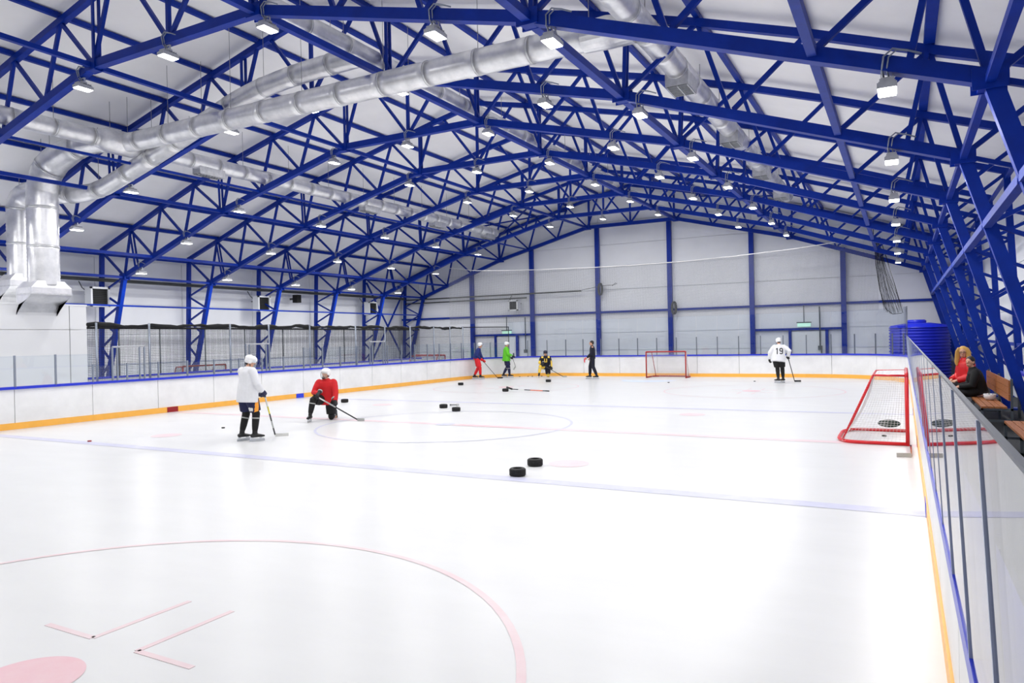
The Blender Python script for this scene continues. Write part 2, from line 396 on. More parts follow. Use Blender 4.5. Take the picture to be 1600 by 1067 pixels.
# ------------------------------------------------------------------ roof frames
WEB = [((15.3,9.07),(17.3,10.8)),((15.3,9.07),(14.45,11.74)),((12.22,10.1),(14.45,11.74)),((12.22,10.1),(11.35,12.66)),
       ((9.35,10.84),(11.35,12.66)),((9.35,10.84),(8.5,13.38)),((6.6,11.53),(8.5,13.38)),((6.6,11.53),(5.6,14.08)),
       ((3.76,12.25),(5.6,14.08)),((3.76,12.25),(2.8,14.75)),((18.0,8.13),(17.3,10.8)),((18.0,8.13),(20.05,9.8)),
       ((20.7,7.14),(20.05,9.8)),((20.7,7.14),(22.85,8.78)),((0,12.25),(2.1,14.9))]
def make_frame():
    root = empty('roof_truss', W(XC, FY(0), 0))
    def part(name, fn, m='blue_steel'):
        b = MB(U); fn(b); return b.build(name, m, root)
    for s in (-1, 1):
        part('top_chord', lambda b: [b.bar((s*a[0],0,a[1]), (s*c[0],0,c[1]), .2, .22) for a, c in zip(TOP, TOP[1:])])
        kk = [BOT[1], BOT[4], BOT[7]]
        part('bottom_chord', lambda b: [b.bar((s*a[0],0,a[1]), (s*c[0],0,c[1]), .25, .27) for a, c in zip(kk, kk[1:])])
        part('column', lambda b: b.bar((s*23.2,0,0), (s*22.85,0,8.85), .22, .22))
        part('column_limb', lambda b: b.bar((s*20.7,0,7.2), (s*22.8,0,0), .22, .27))
        for (a, az), (c, cz) in WEB:
            d = Vector((s*(c-a), 0, cz-az)); L = d.length; d /= L
            part('diagonal_brace', lambda b: b.bar(Vector((s*a,0,az))+d*.12, Vector((s*c,0,cz))-d*.1, .11, .12))
        for o, o2 in ((3.62, 3.62), (12.3, 12.4), (19.55, 20.0)):
            part('double_post', lambda b: [b.bar((s*o, dy, zb(o)+.1), (s*o2, dy, zt(o2)-.08), .055, .11) for dy in (-.1, .1)])
        # lattice between wall column and inclined limb
        nz = 8; cxo = lambda z: 23.2-.35*z/8.85; lx = lambda z: 22.8-2.1*z/7.14
        for i in range(nz):
            z0 = .5+i*.83; z1 = z0+.83
            p = (s*cxo(z0),0,z0) if i % 2 else (s*lx(z0),0,z0); q = (s*lx(z1),0,z1) if i % 2 else (s*cxo(z1),0,z1)
            if i < 8: part('lattice_bar', lambda b: b.bar(p, q, .1, .1))
        for (o, z) in (BOT[1], BOT[4], BOT[7]):
            part('gusset_plate', lambda b: (b.box((s*o-.26, -.17, z-.2), (s*o+.26, -.13, z+.16)), b.box((s*o-.26, .13, z-.2), (s*o+.26, .17, z+.16)), b.box((s*o-.17, -.16, z-.19), (s*o+.17, .16, z-.145))))
        part('base_plate', lambda b: b.box((s*23.1-.6, -.3, 0), (s*23.1+.5, .3, .06)))
    part('bottom_chord', lambda b: b.bar((-3.76,0,12.25), (3.76,0,12.25), .25, .27))
    part('ridge_post', lambda b: b.bar((0,0,12.35), (0,0,15.25), .12, .12))
    return root
fr0 = make_frame(); frames = {}
ORD = ['just behind the camera, unseen and added to light the near ice','nearest in view','second in view','third in view','fourth in view','fifth in view','sixth in view','seventh in view','against the far gable wall']
tag(fr0, 'blue lattice portal truss, the '+ORD[1], 'truss', 'blue roof trusses spanning the hall'); frames[0] = fr0
for k in [-1]+list(range(1, 8)):
    frames[k] = clone(fr0, W(XC, FY(k), 0), label='blue lattice portal truss, '+('' if k in (-1, 7) else 'the ')+ORD[k+1])
# longitudinal ties along the lower nodes
TIES = [(3.76, 12.12, .15, 'beside the middle of the lower chords'), (12.22, 9.97, .15, 'at the bend of the lower chords'), (18.0, 8.0, .16, 'on the lower slope of the chords'), (20.7, 7.0, .14, 'at the knees of the trusses')]
TIEL = TIES + [(9.35, 10.7, .1, 'between the bend and the middle of the chords')]
for s in (-1, 1):
    for o, z, wd, txt in (TIEL if s < 0 else TIES):
        b = MB(U)
        if s > 0 and o < 13: wd = .2
        for k in range(-1, 7): b.bar((XC+s*o, FY(k)+.12, z+.1), (XC+s*o, FY(k+1)-.12, z+.1), wd, wd)
        t = b.build('tie_beam', 'blue_light' if (s > 0 and o in (18.0,)) else 'blue_steel')
        tag(t, 'long blue tie beam on the %s half of the roof %s' % ('left' if s < 0 else 'right', txt), 'beam', 'long ties joining the trusses')
for s in (-1, 1):
    b = MB(U); z = 5.45; o = 22.8-2.1*z/7.14
    for k in range(-1, 7): b.bar((XC+s*(o-.05), FY(k)+.1, z), (XC+s*(o-.05), FY(k+1)-.1, z), .13 if s < 0 else .17, .1 if s < 0 else .17)
    tag(b.build('tie_beam', 'blue_steel' if s < 0 else 'blue_light'), 'blue tie beam along the inclined columns on the %s side' % ('left' if s < 0 else 'right'), 'beam', 'long ties joining the trusses')
    for z, o in ((2.4, 23.1), (8.6, 22.85)):
        if s > 0 or z > 5:
            b = MB(U)
            for k in range(-1, 7): b.bar((XC+s*o, FY(k)+.13, z), (XC+s*o, FY(k+1)-.13, z), .12, .12)
            tag(b.build('tie_beam', 'blue_steel'), 'blue wall rail %s between the %s wall columns' % ('low down' if z < 5 else 'under the eaves', 'left' if s < 0 else 'right'), 'beam', 'long ties joining the trusses')
for s, txt in ((-1, 'left'), (1, 'right')):
    for a, c, t2 in ((8.3, .5, 'falling towards the gable'), (.5, 8.3, 'rising towards the gable')):
        b = MB(U); b.bar((XC+s*22.7, FY(6)+.1, a), (XC+s*22.7, FY(7)-.1, c), .12, .12, side=(1,0,0))
        tag(b.build('cross_brace', 'blue_steel'), 'blue diagonal brace in the last bay of the %s wall, %s' % (txt, t2), 'brace', 'cross braces in the last bay')
# roof X bracing, last bay (left and right)
for s, txt in ((-1, 'left'), (1, 'right')):
    for (a, c, t2) in ((5.6, 12.5, 'crossing outwards'), (12.5, 5.6, 'crossing inwards')):
        b = MB(U); b.bar((XC+s*a, FY(6), zt(a)-.25), (XC+s*c, FY(7), zt(c)-.25), .1, .1)
        tag(b.build('cross_brace', 'blue_steel'), 'blue roof brace before the gable on the %s slope, %s' % (txt, t2), 'brace', 'cross braces in the last bay')

# ------------------------------------------------------------------ floodlights
def make_lamp():
    root = empty('floodlight')
    b = MB(1); b.box((-.1,-.17,-.03), (.1,.17,.03)); b.box((-.085,-.15,.03), (.085,.15,.05))
    for i in range(7): y = -.13+i*.043; b.box((-.075,y-.006,.05), (.075,y+.006,.085))
    b.box((-.06,-.05,.085), (.06,.05,.12)); b.build('housing', 'lamp_grey', root)
    l = MB(1); l.box((-.088,-.158,-.042), (.088,.158,-.03)); l.build('lens', 'lens', root)
    k = MB(1); k.bar((-.06,0,.1), (-.06,0,.2), .035, .008, side=(0,1,0)); k.bar((.06,0,.1), (.06,0,.2), .035, .008, side=(0,1,0)); k.box((-.065,-.02,.19), (.065,.02,.2))
    k.build('bracket', 'lamp_grey', root)
    c = MB(1); c.tube([(-.03,0,.12),(-.05,-.07,.2),(-.03,-.12,.33),(.06,-.12,.40),(.2,-.10,.36),(.34,-.085,.3)], .012, 6)
    c.tube([(.02,0,.12),(.0,-.07,.2),(.02,-.11,.32),(.1,-.11,.38),(.22,-.095,.35)], .01, 6); c.build('cable', 'alu', root, True)
    ld = bpy.data.lights.new('lamp_light', 'AREA'); ld.shape = 'RECTANGLE'; ld.size = .19; ld.size_y = .33; ld.energy = LAMP_W; ld.color = (1,.985,.96)
    lo_ = bpy.data.objects.new('lamp_light', ld); C.objects.link(lo_); lo_.parent = root; lo_.location = (0,0,-.05)
    return root
LO = [(-19.15,'just above the left knee'),(-15.15,'low on the left slope'),(-10.95,'half way up the left slope'),(-4.4,'left of the ridge'),(-.05,'under the ridge'),(4.15,'right of the ridge'),(9.7,'half way down the right slope'),(12.75,'beside the right bend'),(19.2,'just before the right knee')]
L0 = make_lamp(); first = True
LORD = ['just behind the camera, unseen and added to light the near ice','nearest in view','second in view','third in view','fourth in view','fifth in view','sixth in view','seventh in view']
for k in range(-2, 7):  # negative rows are unseen lamps, added to light the near ice
    for o, txt in LO:
        if k == -2 and o not in (-15.15, -4.4, 4.15, 12.75): continue
        z = zb(o)
        loc = W(XC+o, FY(k), z) - Vector((0,0,.285))
        lab = 'square white floodlight %s, on %s' % (txt, ('the truss '+LORD[k+1]) if k >= -1 else 'the hidden truss far behind the camera, added to light the near ice')
        if first: L0.location = loc; L0['label'] = lab; L0['category'] = 'lamp'; L0['group'] = 'floodlights under the trusses'; first = False
        else: clone(L0, loc, label=lab)
        if k == -2: pass
fr_ = clone(fr0, W(XC, FY(-2), 0), label='blue lattice portal truss, the hidden one far behind the camera')

# ------------------------------------------------------------------ ducts
def bezier_path(pts, rad=1.0, seg=6):
    """polyline with rounded corners"""
    pts = [Vector(p) for p in pts]; out = [pts[0]]
    for i in range(1, len(pts)-1):
        a, b, c = pts[i-1], pts[i], pts[i+1]
        r = min(rad, (a-b).length*.48, (c-b).length*.48)
        p = b+(a-b).normalized()*r; q = b+(c-b).normalized()*r
        for k in range(seg+1):
            t = k/seg; out.append(p*(1-t)**2 + b*2*t*(1-t) + q*t*t)
    out.append(pts[-1]); return out
def duct(name, label, pts, r, rad=1.4, wires=True, cat='duct', step=1.55, rlist=None, wobble=True, wstep=2):
    root = tag(empty(name), label, cat)
    path = bezier_path(pts, rad)
    # resample
    dense = []
    for a, b_ in zip(path, path[1:]):
        L = (b_-a).length; m = max(1, int(L/(.3 if abs((b_-a).normalized().z) < .97 else .085)))
        for k in range(m): dense.append(a+(b_-a)*k/m)
    dense.append(path[-1])
    acc = 0; cuts = [0]
    for i in range(1, len(dense)):
        acc += (dense[i]-dense[i-1]).length
        if acc > step: cuts.append(i); acc = 0
    if cuts[-1] < len(dense)-1: cuts.append(len(dense)-1)
    N = len(dense)-1
    arc = [0]
    for a, b_ in zip(dense, dense[1:]): arc.append(arc[-1]+(b_-a).length)
    rad_at = lambda i: r if rlist is None else r*(1+(rlist[0]-1)*min(1, max(0, (arc[i]-rlist[1])/(rlist[2]-rlist[1]))))
    for j, (i0, i1) in enumerate(zip(cuts, cuts[1:])):
        b = MB(U); b.tube(dense[i0:i1+1], [rad_at(i)*(1+(random.uniform(-.012,.012) if abs((dense[min(i+1,N)]-dense[max(i-1,0)]).normalized().z) < .97 else (.014 if i % 2 else -.014))) for i in range(i0, i1+1)], 20)
        b.build('duct_section', 'galv', root, True)
        i = i1
        d = (dense[min(i+1,N)]-dense[i-1]).normalized()
        b = MB(U); b.tube([dense[i]-d*.035, dense[i]+d*.035], rad_at(i)*1.03, 20); b.build('joint_ring', 'galv_band', root, True)
        if wires and j % wstep == 0:
            p = dense[i1]; zz = zt(p.x-XC)+.3
            if zz > p.z+.3:
                b = MB(U)
                for dx in (-rad_at(i), rad_at(i)):
                    b.tube([(p.x, p.y+dx*.0, p.z), (p.x, p.y+dx*.0, zz)], .012, 4) if dx < 0 else None
                b.build('hanger_wire', 'wire', root)
    return root
X1, Z1, R1 = -14.1, 11.5, .34
d1 = duct('air_duct', 'silver round air duct running down the left side of the roof', [(X1, -19, Z1), (X1, 28.6, Z1)], R1, step=1.5)
d2 = duct('air_duct', 'silver round air duct running along beside the ridge', [(-1.95, -19, 12.98), (-1.95, 22.0, 12.98)], .36, step=1.6)
d3 = duct('air_duct', 'silver round air duct running down the right side of the roof', [(8.4, -19, 11.3), (8.4, 24.8, 11.3)], .36, step=1.5)
t1 = duct('air_duct', 'thick silver cross duct rising from the front riser and spanning the rink', [(-18.75,-3.4,5.75),(-18.75,-3.4,10.9),(-16.2,-3.1,11.75),(-14.1,-2.6,11.5),(8.05,-2.6,11.4)], .62, rad=2.2, rlist=(.63,5.6,8.5), step=1.7)
t2 = duct('air_duct', 'silver cross duct from the rear riser up to the ridge duct', [(-21.9,-2.7,6.3),(-21.9,-2.7,10.3),(-20.0,-2.4,10.15),(-17.3,-2.0,9.85),(-13.4,-1.8,11.0),(-7.9,-1.78,12.6),(-5.5,-1.78,12.9),(-2.1,-1.78,12.98)], .56, rad=1.3, rlist=(.66,4.2,8.0), step=1.6)
# adapter where the cross duct meets the right duct
b = MB(U); b.loft([(6.7,-2.6,11.4),(7.4,-2.6,11.4),(8.15,-2.6,11.35)], [(.42,.42),(.5,.44),(.56,.36)], (0,1,0), 4*5); b.build('junction_box', 'galv', t1)
b = MB(U); b.tube([(X1,-3.8,Z1),(X1,-3.3,Z1),(X1,-1.9,Z1),(X1,-1.3,Z1)], [.34,.5,.5,.34], 20); b.build('junction_collar', 'galv', t1, True)
def grille(parent, x, y, z, w_=.36, l_=.55, sx=0):
    b = MB(U); b.box((x-w_+sx, y-l_, z-.34), (x+w_+sx, y+l_, z+.1)); g = b.build('grille_box', 'galv_band', parent)
    b = MB(U)
    for i in range(9):
        yy = y-l_+.08+i*(2*l_-.16)/8; b.box((x-w_+.04+sx, yy-.012, z-.37), (x+w_-.04+sx, yy+.012, z-.34))
    bd = MB(U); bd.box((x-w_+.05+sx, y-l_+.05, z-.352), (x+w_-.05+sx, y+l_-.05, z-.341)); bd.build('grille_back', 'louvre', g)
    for dx in (-w_+.02, 0, w_-.05): b.box((x+dx+sx, y-l_+.03, z-.385), (x+dx+.03+sx, y+l_-.03, z-.34))
    b.build('grille', 'lamp_grey', g)
for y in (1.2, 8.8, 16.0, 22.5): grille(d3, 8.4, y, 11.08)
for y in (1.6, 13.2, 20.5, 27.5): grille(d1, X1, y, Z1-.2, .26, .7)
def rect_loft(b, secs):
    """secs: (centre, half width along y, half depth, tilt of the section about y)"""
    vs = []; fs = []
    for (c, hy, hd_, tl) in secs:
        c = Vector(c); ax = Vector((math.cos(tl), 0, math.sin(tl)))
        for a, d in ((-1,-1),(1,-1),(1,1),(-1,1)): vs.append(c+Vector((0,hy*a,0))+ax*hd_*d)
    for k in range(len(secs)-1):
        for i in range(4): j = (i+1)%4; fs.append((4*k+i, 4*k+j, 4*k+4+j, 4*k+4+i))
    fs += [(3,2,1,0), tuple(4*(len(secs)-1)+i for i in range(4))]; b.add(vs, fs)
for p_, x, y, zz, q in ((t1, -18.75, -3.4, 5.85, 1.0), (t2, -21.9, -2.7, 6.4, .9)):
    b = MB(U)
    secs = [((x,y,zz+.1), .56*q, .56*q, 0), ((x,y,zz-.2), .85*q, .6*q, 0), ((x,y,zz-.45), .85*q, .6*q, 0)]
    for t in range(1, 7):
        a = t/6*1.15; R_ = 1.05; secs.append(((x-R_+R_*math.cos(a), y, zz-.45-R_*math.sin(a)*.85), .85*q, .6*q-.03*t, -a*0+a*.9))
    rect_loft(b, secs); b.build('outlet_hood', 'galv', p_)
    b = MB(U); b.box((x-.62*q, y-.87*q, zz-.5), (x+.62*q, y+.87*q, zz-.44)); b.build('hood_flange', 'galv_band', p_)
# wall pipes and cables
b = MB(U); b.tube([(XC-23.0+.35, YB+2, 7.05), (XC-23.0+.35, YG-1, 7.05)], .11, 10)
tag(b.build('pipe', 'dark_pipe', None, True), 'dark grey pipe along the left wall below the truss knees', 'pipe')
b = MB(U); b.tube([(XC-23, YG-.5, 6.95), (-9.4, YG-.5, 6.95)], .06, 8); tag(b.build('pipe', 'dark_pipe', None, True), 'dark upper pipe on the left part of the gable wall', 'pipe', 'pipes on the gable wall')
b = MB(U); b.tube([(XC-23, YG-.5, 6.6), (-14.6, YG-.5, 6.6)], .06, 8); tag(b.build('pipe', 'dark_pipe', None, True), 'dark lower pipe on the left part of the gable wall', 'pipe', 'pipes on the gable wall')

# ------------------------------------------------------------------ fan heaters
def heater(loc, rz, lab, s=1.0):
    root = tag(empty('fan_heater', loc, rz), lab, 'heater', 'wall fan heaters')
    w_ = .37*s; b = MB(1)
    b.box((-w_,-.18,-w_),(w_,.12,w_))
    for a, c in (((-w_,-.26,-w_),(-w_+.07,-.18,w_)),((w_-.07,-.26,-w_),(w_,-.18,w_)),((-w_,-.26,-w_),(w_,-.18,-w_+.07)),((-w_,-.26,w_-.07),(w_,-.18,w_))): b.box(a, c)
    b.build('case', 'heater_white', root)
    bk = MB(1); bk.box((-w_+.05,-.19,-w_+.05),(w_-.05,-.181,w_-.05)); bk.build('grille_back', 'rubber', root)
    n = 9
    for i in range(n):
        z = -w_+.1+i*(2*w_-.2)/(n-1); l = MB(1); l.bar((-w_+.05,-.2,z),(w_-.05,-.2,z), .035, .01, side=(0,1,.6)); l.build('louvre', 'louvre', root)
    for bx in (-.2, .15): br = MB(1); br.box((bx,.12,.1),(bx+.05,.42,.14)); br.build('bracket', 'dark_pipe', root)
    br = MB(1); br.tube([(-.3,.1,.2),(-.42,.2,.35),(-.42,.4,.6)], .02, 6); br.build('pipe', 'dark_pipe', root)
    return root
heater(W(-27.5, 4.3, 6.0), PI/2, 'white fan heater on the left wall, nearest of the three', 1.0)
heater(W(-27.5, 16.7, 6.0), PI/2, 'white fan heater on the left wall, middle of the three')
heater(W(-27.5, 29.2, 6.0), PI/2, 'white fan heater on the left wall, farthest of the three')
heater(W(-15.65, YG-.75, 5.95), 0, 'white fan heater high on the gable wall', .8)
r_ = tag(empty('wall_speaker', W(-27.7, 20.6, 6.55)), 'small black loudspeaker on the left wall between two heaters', 'speaker')
b = MB(1); b.box((-.18,-.15,-.2),(.12,.15,.2)); b.build('cabinet', 'black_cloth', r_); b = MB(1); b.box((-.5,-.03,-.05),(-.18,.03,.05)); b.build('bracket', 'dark_pipe', r_)

# ------------------------------------------------------------------ rink boards
boards = tag(empty('rink_boards'), 'white rink boards with blue top rail, yellow kick strip and clear glass', 'rink boards')
def path_pts():
    """dense ordered loop starting at the near left, going up the left side, far end, right side"""
    L = []
    def line(a, b, n):
        for k in range(n): t = k/n; L.append((a[0]+(b[0]-a[0])*t, a[1]+(b[1]-a[1])*t))
    def arc(c, a0, a1, n):
        for k in range(n): t = a0+(a1-a0)*k/n; L.append((c[0]+RC*math.cos(t), c[1]+RC*math.sin(t)))
    line((XL, YN+RC), (XL, YF-RC), 98); arc((XL+RC, YF-RC), PI, PI/2, 19)
    line((XL+RC, YF), (XR-RC, YF), 36); arc((XR-RC, YF-RC), PI/2, 0, 19)
    line((XR, YF-RC), (XR, YN+RC), 98); arc((XR-RC, YN+RC), 0, -PI/2, 19)
    line((XR-RC, YN), (XL+RC, YN), 36); arc((XL+RC, YN+RC), 1.5*PI, PI, 19)
    return L
LP = path_pts(); NP = len(LP)
cum = [0]
for i in range(NP):
    a = LP[i]; b_ = LP[(i+1)%NP]; cum.append(cum[-1]+math.hypot(b_[0]-a[0], b_[1]-a[1]))
TOT = cum[-1]
def at(s):
    s = s % TOT
    lo_, hi = 0, NP
    while hi-lo_ > 1:
        m = (lo_+hi)//2
        if cum[m] <= s: lo_ = m
        else: hi = m
    a = LP[lo_]; b_ = LP[(lo_+1)%NP]; t = (s-cum[lo_])/(cum[lo_+1]-cum[lo_])
    dx, dy = b_[0]-a[0], b_[1]-a[1]; L = math.hypot(dx, dy); dx /= L; dy /= L
    return a[0]+(b_[0]-a[0])*t, a[1]+(b_[1]-a[1])*t, dx, dy      # outward normal = (-dy, dx)
def strip(b, s0, s1, o0, o1, z0, z1, straight=False, lean=0.0):
    x, y, dx, dy = at((s0+s1)/2); curved = abs(dx) > .001 and abs(dy) > .001
    n = 1 if straight or not curved else 5
    vs = []
    for k in range(n+1):
        s = s0+(s1-s0)*k/n; x, y, dx, dy = at(s if k < n else s-1e-4); nx, ny = -dy, dx
        for o, z in ((o0,z0),(o1,z0),(o1+lean,z1),(o0+lean,z1)): vs.append((x+nx*o, y+ny*o, z))
    fs = [(3,2,1,0), tuple(4*n+i for i in range(4))]
    for k in range(n):
        for i in range(4): j = (i+1)%4; fs.append((4*k+i, 4*k+j, 4*(k+1)+j, 4*(k+1)+i))
    b.add(vs, fs)
# seams: sections follow straights and corners
SL = YF-YN-2*RC; SE = XR-XL-2*RC; SA = RC*PI/2
sections = []
s0 = 0
for L, n in ((SL, 33), (SA, 6), (SE, 12), (SA, 6), (SL, 33), (SA, 6), (SE, 12), (SA, 6)):
    for k in range(n): sections.append((s0+L*k/n, s0+L*(k+1)/n))
    s0 += L
pan = [(sections[i][0], sections[i+1][1]) for i in range(0, len(sections)-1, 2)]
# shift so that seams sit where the photo has them (left side seam at y=-3.54)
for a, c in pan:
    b = MB(U); strip(b, a+.012, c-.012, 0, .14, .02, 1.5); b.build('board_panel', 'board_white', boards)
    b = MB(U); strip(b, a, c, -.025, .0, .0, .24); b.build('kick_strip', 'yellow', boards)
    b = MB(U); strip(b, a, c, -.09 if a < SL+2*SA+SE-.1 else -.086, .2, 1.5, 1.6); b.build('top_rail', 'rail_blue', boards)
def s_left(y): return y-(YN+RC)
def s_right(y): return SL+2*SA+SE+((YF-RC)-y)
for s, m in ((s_left(0), 'mark_red'), (s_left(-7.9), 'mark_blue'), (s_left(7.9), 'mark_blue'), (s_right(0), 'mark_red'), (s_right(-7.9), 'mark_blue'), (s_right(7.9), 'mark_blue')):
    b = MB(U); strip(b, s-.28, s+.28, -.032, -.02, .0, .235); b.build('kick_strip_mark', m, boards)
# backing frame of the boards
b = MB(U)
for i in range(0, len(sections)):
    x, y, dx, dy = at(sections[i][0]); b.bar((x-dy*.2, y+dx*.2, 0), (x-dy*.2, y+dx*.2, 1.5), .1, .1)
o_ = b.build('frame_posts', 'steel_grey', boards); o_['kind'] = 'stuff'
GO = -.06                    # glass plane relative to the board face
def gh(s):
    s %= TOT
    if s < s_left(-4.0): return 2.75
    if s < s_left(8.5): return 2.3
    if s < SL+SA*.55: return 2.75
    if s < SL+2*SA+SE: return 4.38
    if s < SL*2+2*SA+SE: return 2.74
    return 0
SR0 = SL+2*SA+SE
gs = [c for c in sections if c[0] < SR0-.01]
k_ = 0; right = []
s = SR0; y = YF-RC
posts_r = []
yy = -19.0
while yy < YF-RC-.2: posts_r.append(yy); yy += 1.2
yy = -19.0-1.2
while yy > YN+RC: posts_r.append(yy); yy -= 1.2
posts_r.sort(reverse=True)
ss = [SR0]+[s_right(y) for y in posts_r]+[SR0+SL]
gs += [(a, c) for a, c in zip(ss, ss[1:]) if c-a > .3]
for a, c in gs:
    h = gh((a+c)/2); rightside = a >= SR0-.01; far = h > 4
    GR = -.07 if rightside else GO; LN = -.05 if rightside else 0   # the right-hand glass leans a little over the ice
    b = MB(U); strip(b, a+.02, c-.02, GR-.008, GR+.008, 1.6, h, lean=LN); b.build('glass_pane', 'glass', boards)
    x, y, dx, dy = at(a); ph = h if not far else 2.85
    pw = (.026 if (YF-RC)-(a-SR0) < -16 else .02) if rightside else .06
    GR = -.07 if rightside else GR
    if not far and h < 2.4: ph = 2.3
    b = MB(U); b.bar((x-dy*GR, y+dx*GR, 1.55), (x-dy*(GR+LN), y+dx*(GR+LN), ph-.0 if rightside else ph+.02), pw, pw, side=(dx, dy, 0))
    b.build('glass_post', 'post_blue' if rightside else 'alu' if h < 2.8 else 'alu_grey', boards)
    if rightside:
        b = MB(U); strip(b, a, c, GR+LN-.008, GR+LN+.008, h, h+.010); b.build('glass_cap', 'cap_grey', boards)
# ------------------------------------------------------------------ rear boards, service room, nets on the left
RB0, RB1 = Vector((-19.4, -1.2, 0)), Vector((-21.2, 28, 0)); rd = (RB1-RB0).normalized(); rn = Vector((-rd.y, rd.x, 0))
rear = tag(empty('rear_boards'), 'second row of low white boards with blue rail behind the black net', 'boards')
LR = (RB1-RB0).length; n = 10
for i in range(n):
    p = RB0+rd*LR*i/n; q = RB0+rd*LR*(i+1)/n
    b = MB(U); b.bar(p+Vector((0,0,.75))+rd*.01, q+Vector((0,0,.75))-rd*.01, .12, 1.5, side=rn); b.build('board_panel', 'board_white', rear)
    b = MB(U); b.bar(p+Vector((0,0,1.55)), q+Vector((0,0,1.55)), .2, .1, side=rn); b.build('top_rail', 'rail_blue', rear)
room = tag(empty('service_room'), 'white panelled service room on the left under the duct hoods', 'room')
def rp(a, c, nm='room_panel', m='room_white'): b = MB(U); b.box(a, c); b.build(nm, m, room)
for y0, y1 in ((-14,-10),(-10,-6),(-6,-2.0),(-1.98,-1.2)):
    for z0, z1 in ((0,3.85),(3.87,4.95)): rp((-19.45, y0+.01, z0), (-19.35, y1-.01, z1))
for x0, x1 in ((-24,-21.7),(-21.68,-19.45)):
    for z0, z1 in ((0,3.85),(3.87,4.95)): rp((x0, -1.3, z0), (x1, -1.2, z1))
rp((-24, -14, 4.95), (-19.33, -1.18, 5.03), 'roof_slab'); rp((-24.1,-14,0),(-24,-1.2,4.95)); rp((-24,-14.1,0),(-19.35,-14,4.95))
def net_plane(mb, p, q, z0, z1, cell, th, sag=0):
    """straight cords crossing between two uprights"""
    p = Vector(p); q = Vector(q); d = q-p; L = d.length; d /= L; n = int(L/cell); m = int((z1-z0)/cell)
    for i in range(n+1):
        a = p+d*L*i/n; mb.add([a+d*th+Vector((0,0,z0)), a-d*th+Vector((0,0,z0)), a+Vector((-d.y*th*2, d.x*th*2, z0)), a+d*th+Vector((0,0,z1)), a-d*th+Vector((0,0,z1)), a+Vector((-d.y*th*2, d.x*th*2, z1))],
               [(0,1,4,3),(1,2,5,4),(2,0,3,5)])
    nn = Vector((-d.y, d.x, 0))*th*2
    for j in range(m+1):
        z = z0+(z1-z0)*j/m
        mb.add([p+Vector((0,0,z+th)), p+Vector((0,0,z-th)), p+nn+Vector((0,0,z)), q+Vector((0,0,z+th)), q+Vector((0,0,z-th)), q+nn+Vector((0,0,z))], [(0,1,4,3),(1,2,5,4),(2,0,3,5)])
cage = tag(empty('practice_net'), 'long black practice net on grey poles behind the left boards', 'net')
XN = -15.3
b = MB(U); net_plane(b, (XN,-3.6,0), (XN,25.2,0), 1.62, 3.95, .075, .0045); o_ = b.build('netting', 'net_black', cage); o_['kind'] = 'stuff'
b = MB(U); pr = RB0; net_plane(b, RB0+rn*.1, RB1+rn*.1, 1.62, 3.95, .075, .0045); net_plane(b, (XN,25.2,0), (-13.6,29.6,0), 1.62, 3.95, .075, .0045); o_ = b.build('netting', 'net_black', cage); o_['kind'] = 'stuff'
for y in (-3.3,-.9,3.5,6.0,9.0,12.9,15.75,18.5,21.3,23.4,25.2):
    b = MB(U); b.tube([(XN+.12, y, 0), (XN+.12, y, 4.05)], .045, 8); b.build('pole', 'alu', cage, True)
for t in (.06,.14,.24,.34,.45,.55,.66,.78,.9):
    p = RB0+rd*LR*t+rn*-.02; b = MB(U); b.tube([(p.x-.15, p.y, 0), (p.x-.15, p.y, 4.0)], .04, 6); b.build('rear_pole', 'steel_grey', cage, True)
b = MB(U); pts = []
for i in range(90):
    y = -3.6+28.8*i/89; pts.append((XN, y, 3.96+.035*math.sin(i*.9)+.02*math.sin(i*2.3)-.05*abs(math.sin(i*.17))))
b.tube(pts, [.085+.03*math.sin(i*.7)+random.uniform(-.012,.012) for i in range(90)], 8); b.build('rolled_cloth', 'cloth_black', cage, True)
b = MB(U); b.tube([tuple(RB0+rn*.1+Vector((0,0,3.95))), tuple(RB1+rn*.1+Vector((0,0,3.95)))], .06, 6); b.build('rolled_cloth', 'cloth_black', cage, True)
b = MB(U); b.tube([(XN,25.2,3.98), (-13.6,29.6,3.98), (-13.6,29.6,1.6)], .04, 6); b.build('net_edge', 'cloth_black', cage, True)
for y0, y1, txt in ((-2.85,-1.4,'left of the standing player'),(4.15,5.7,'beside the standing player'),(13.8,15.3,'farthest along the left boards')):
    g = tag(empty('gate_frame', W(XL+.12, (y0+y1)/2, 1.6)), 'tall pale metal gate frame on the left boards, '+txt, 'gate', 'gate frames on the left boards')
    h = (y1-y0)/2
    for sy in (-1, 1):
        for dy in (0, .22):
            b = MB(U); b.bar((0, sy*(h-dy), 0), (0, sy*(h-dy), 1.42), .06, .06); b.build('post', 'alu', g)
    b = MB(U); b.bar((0,-h,1.42), (0,h,1.42), .05, .07); b.build('crossbar', 'lamp_grey', g)
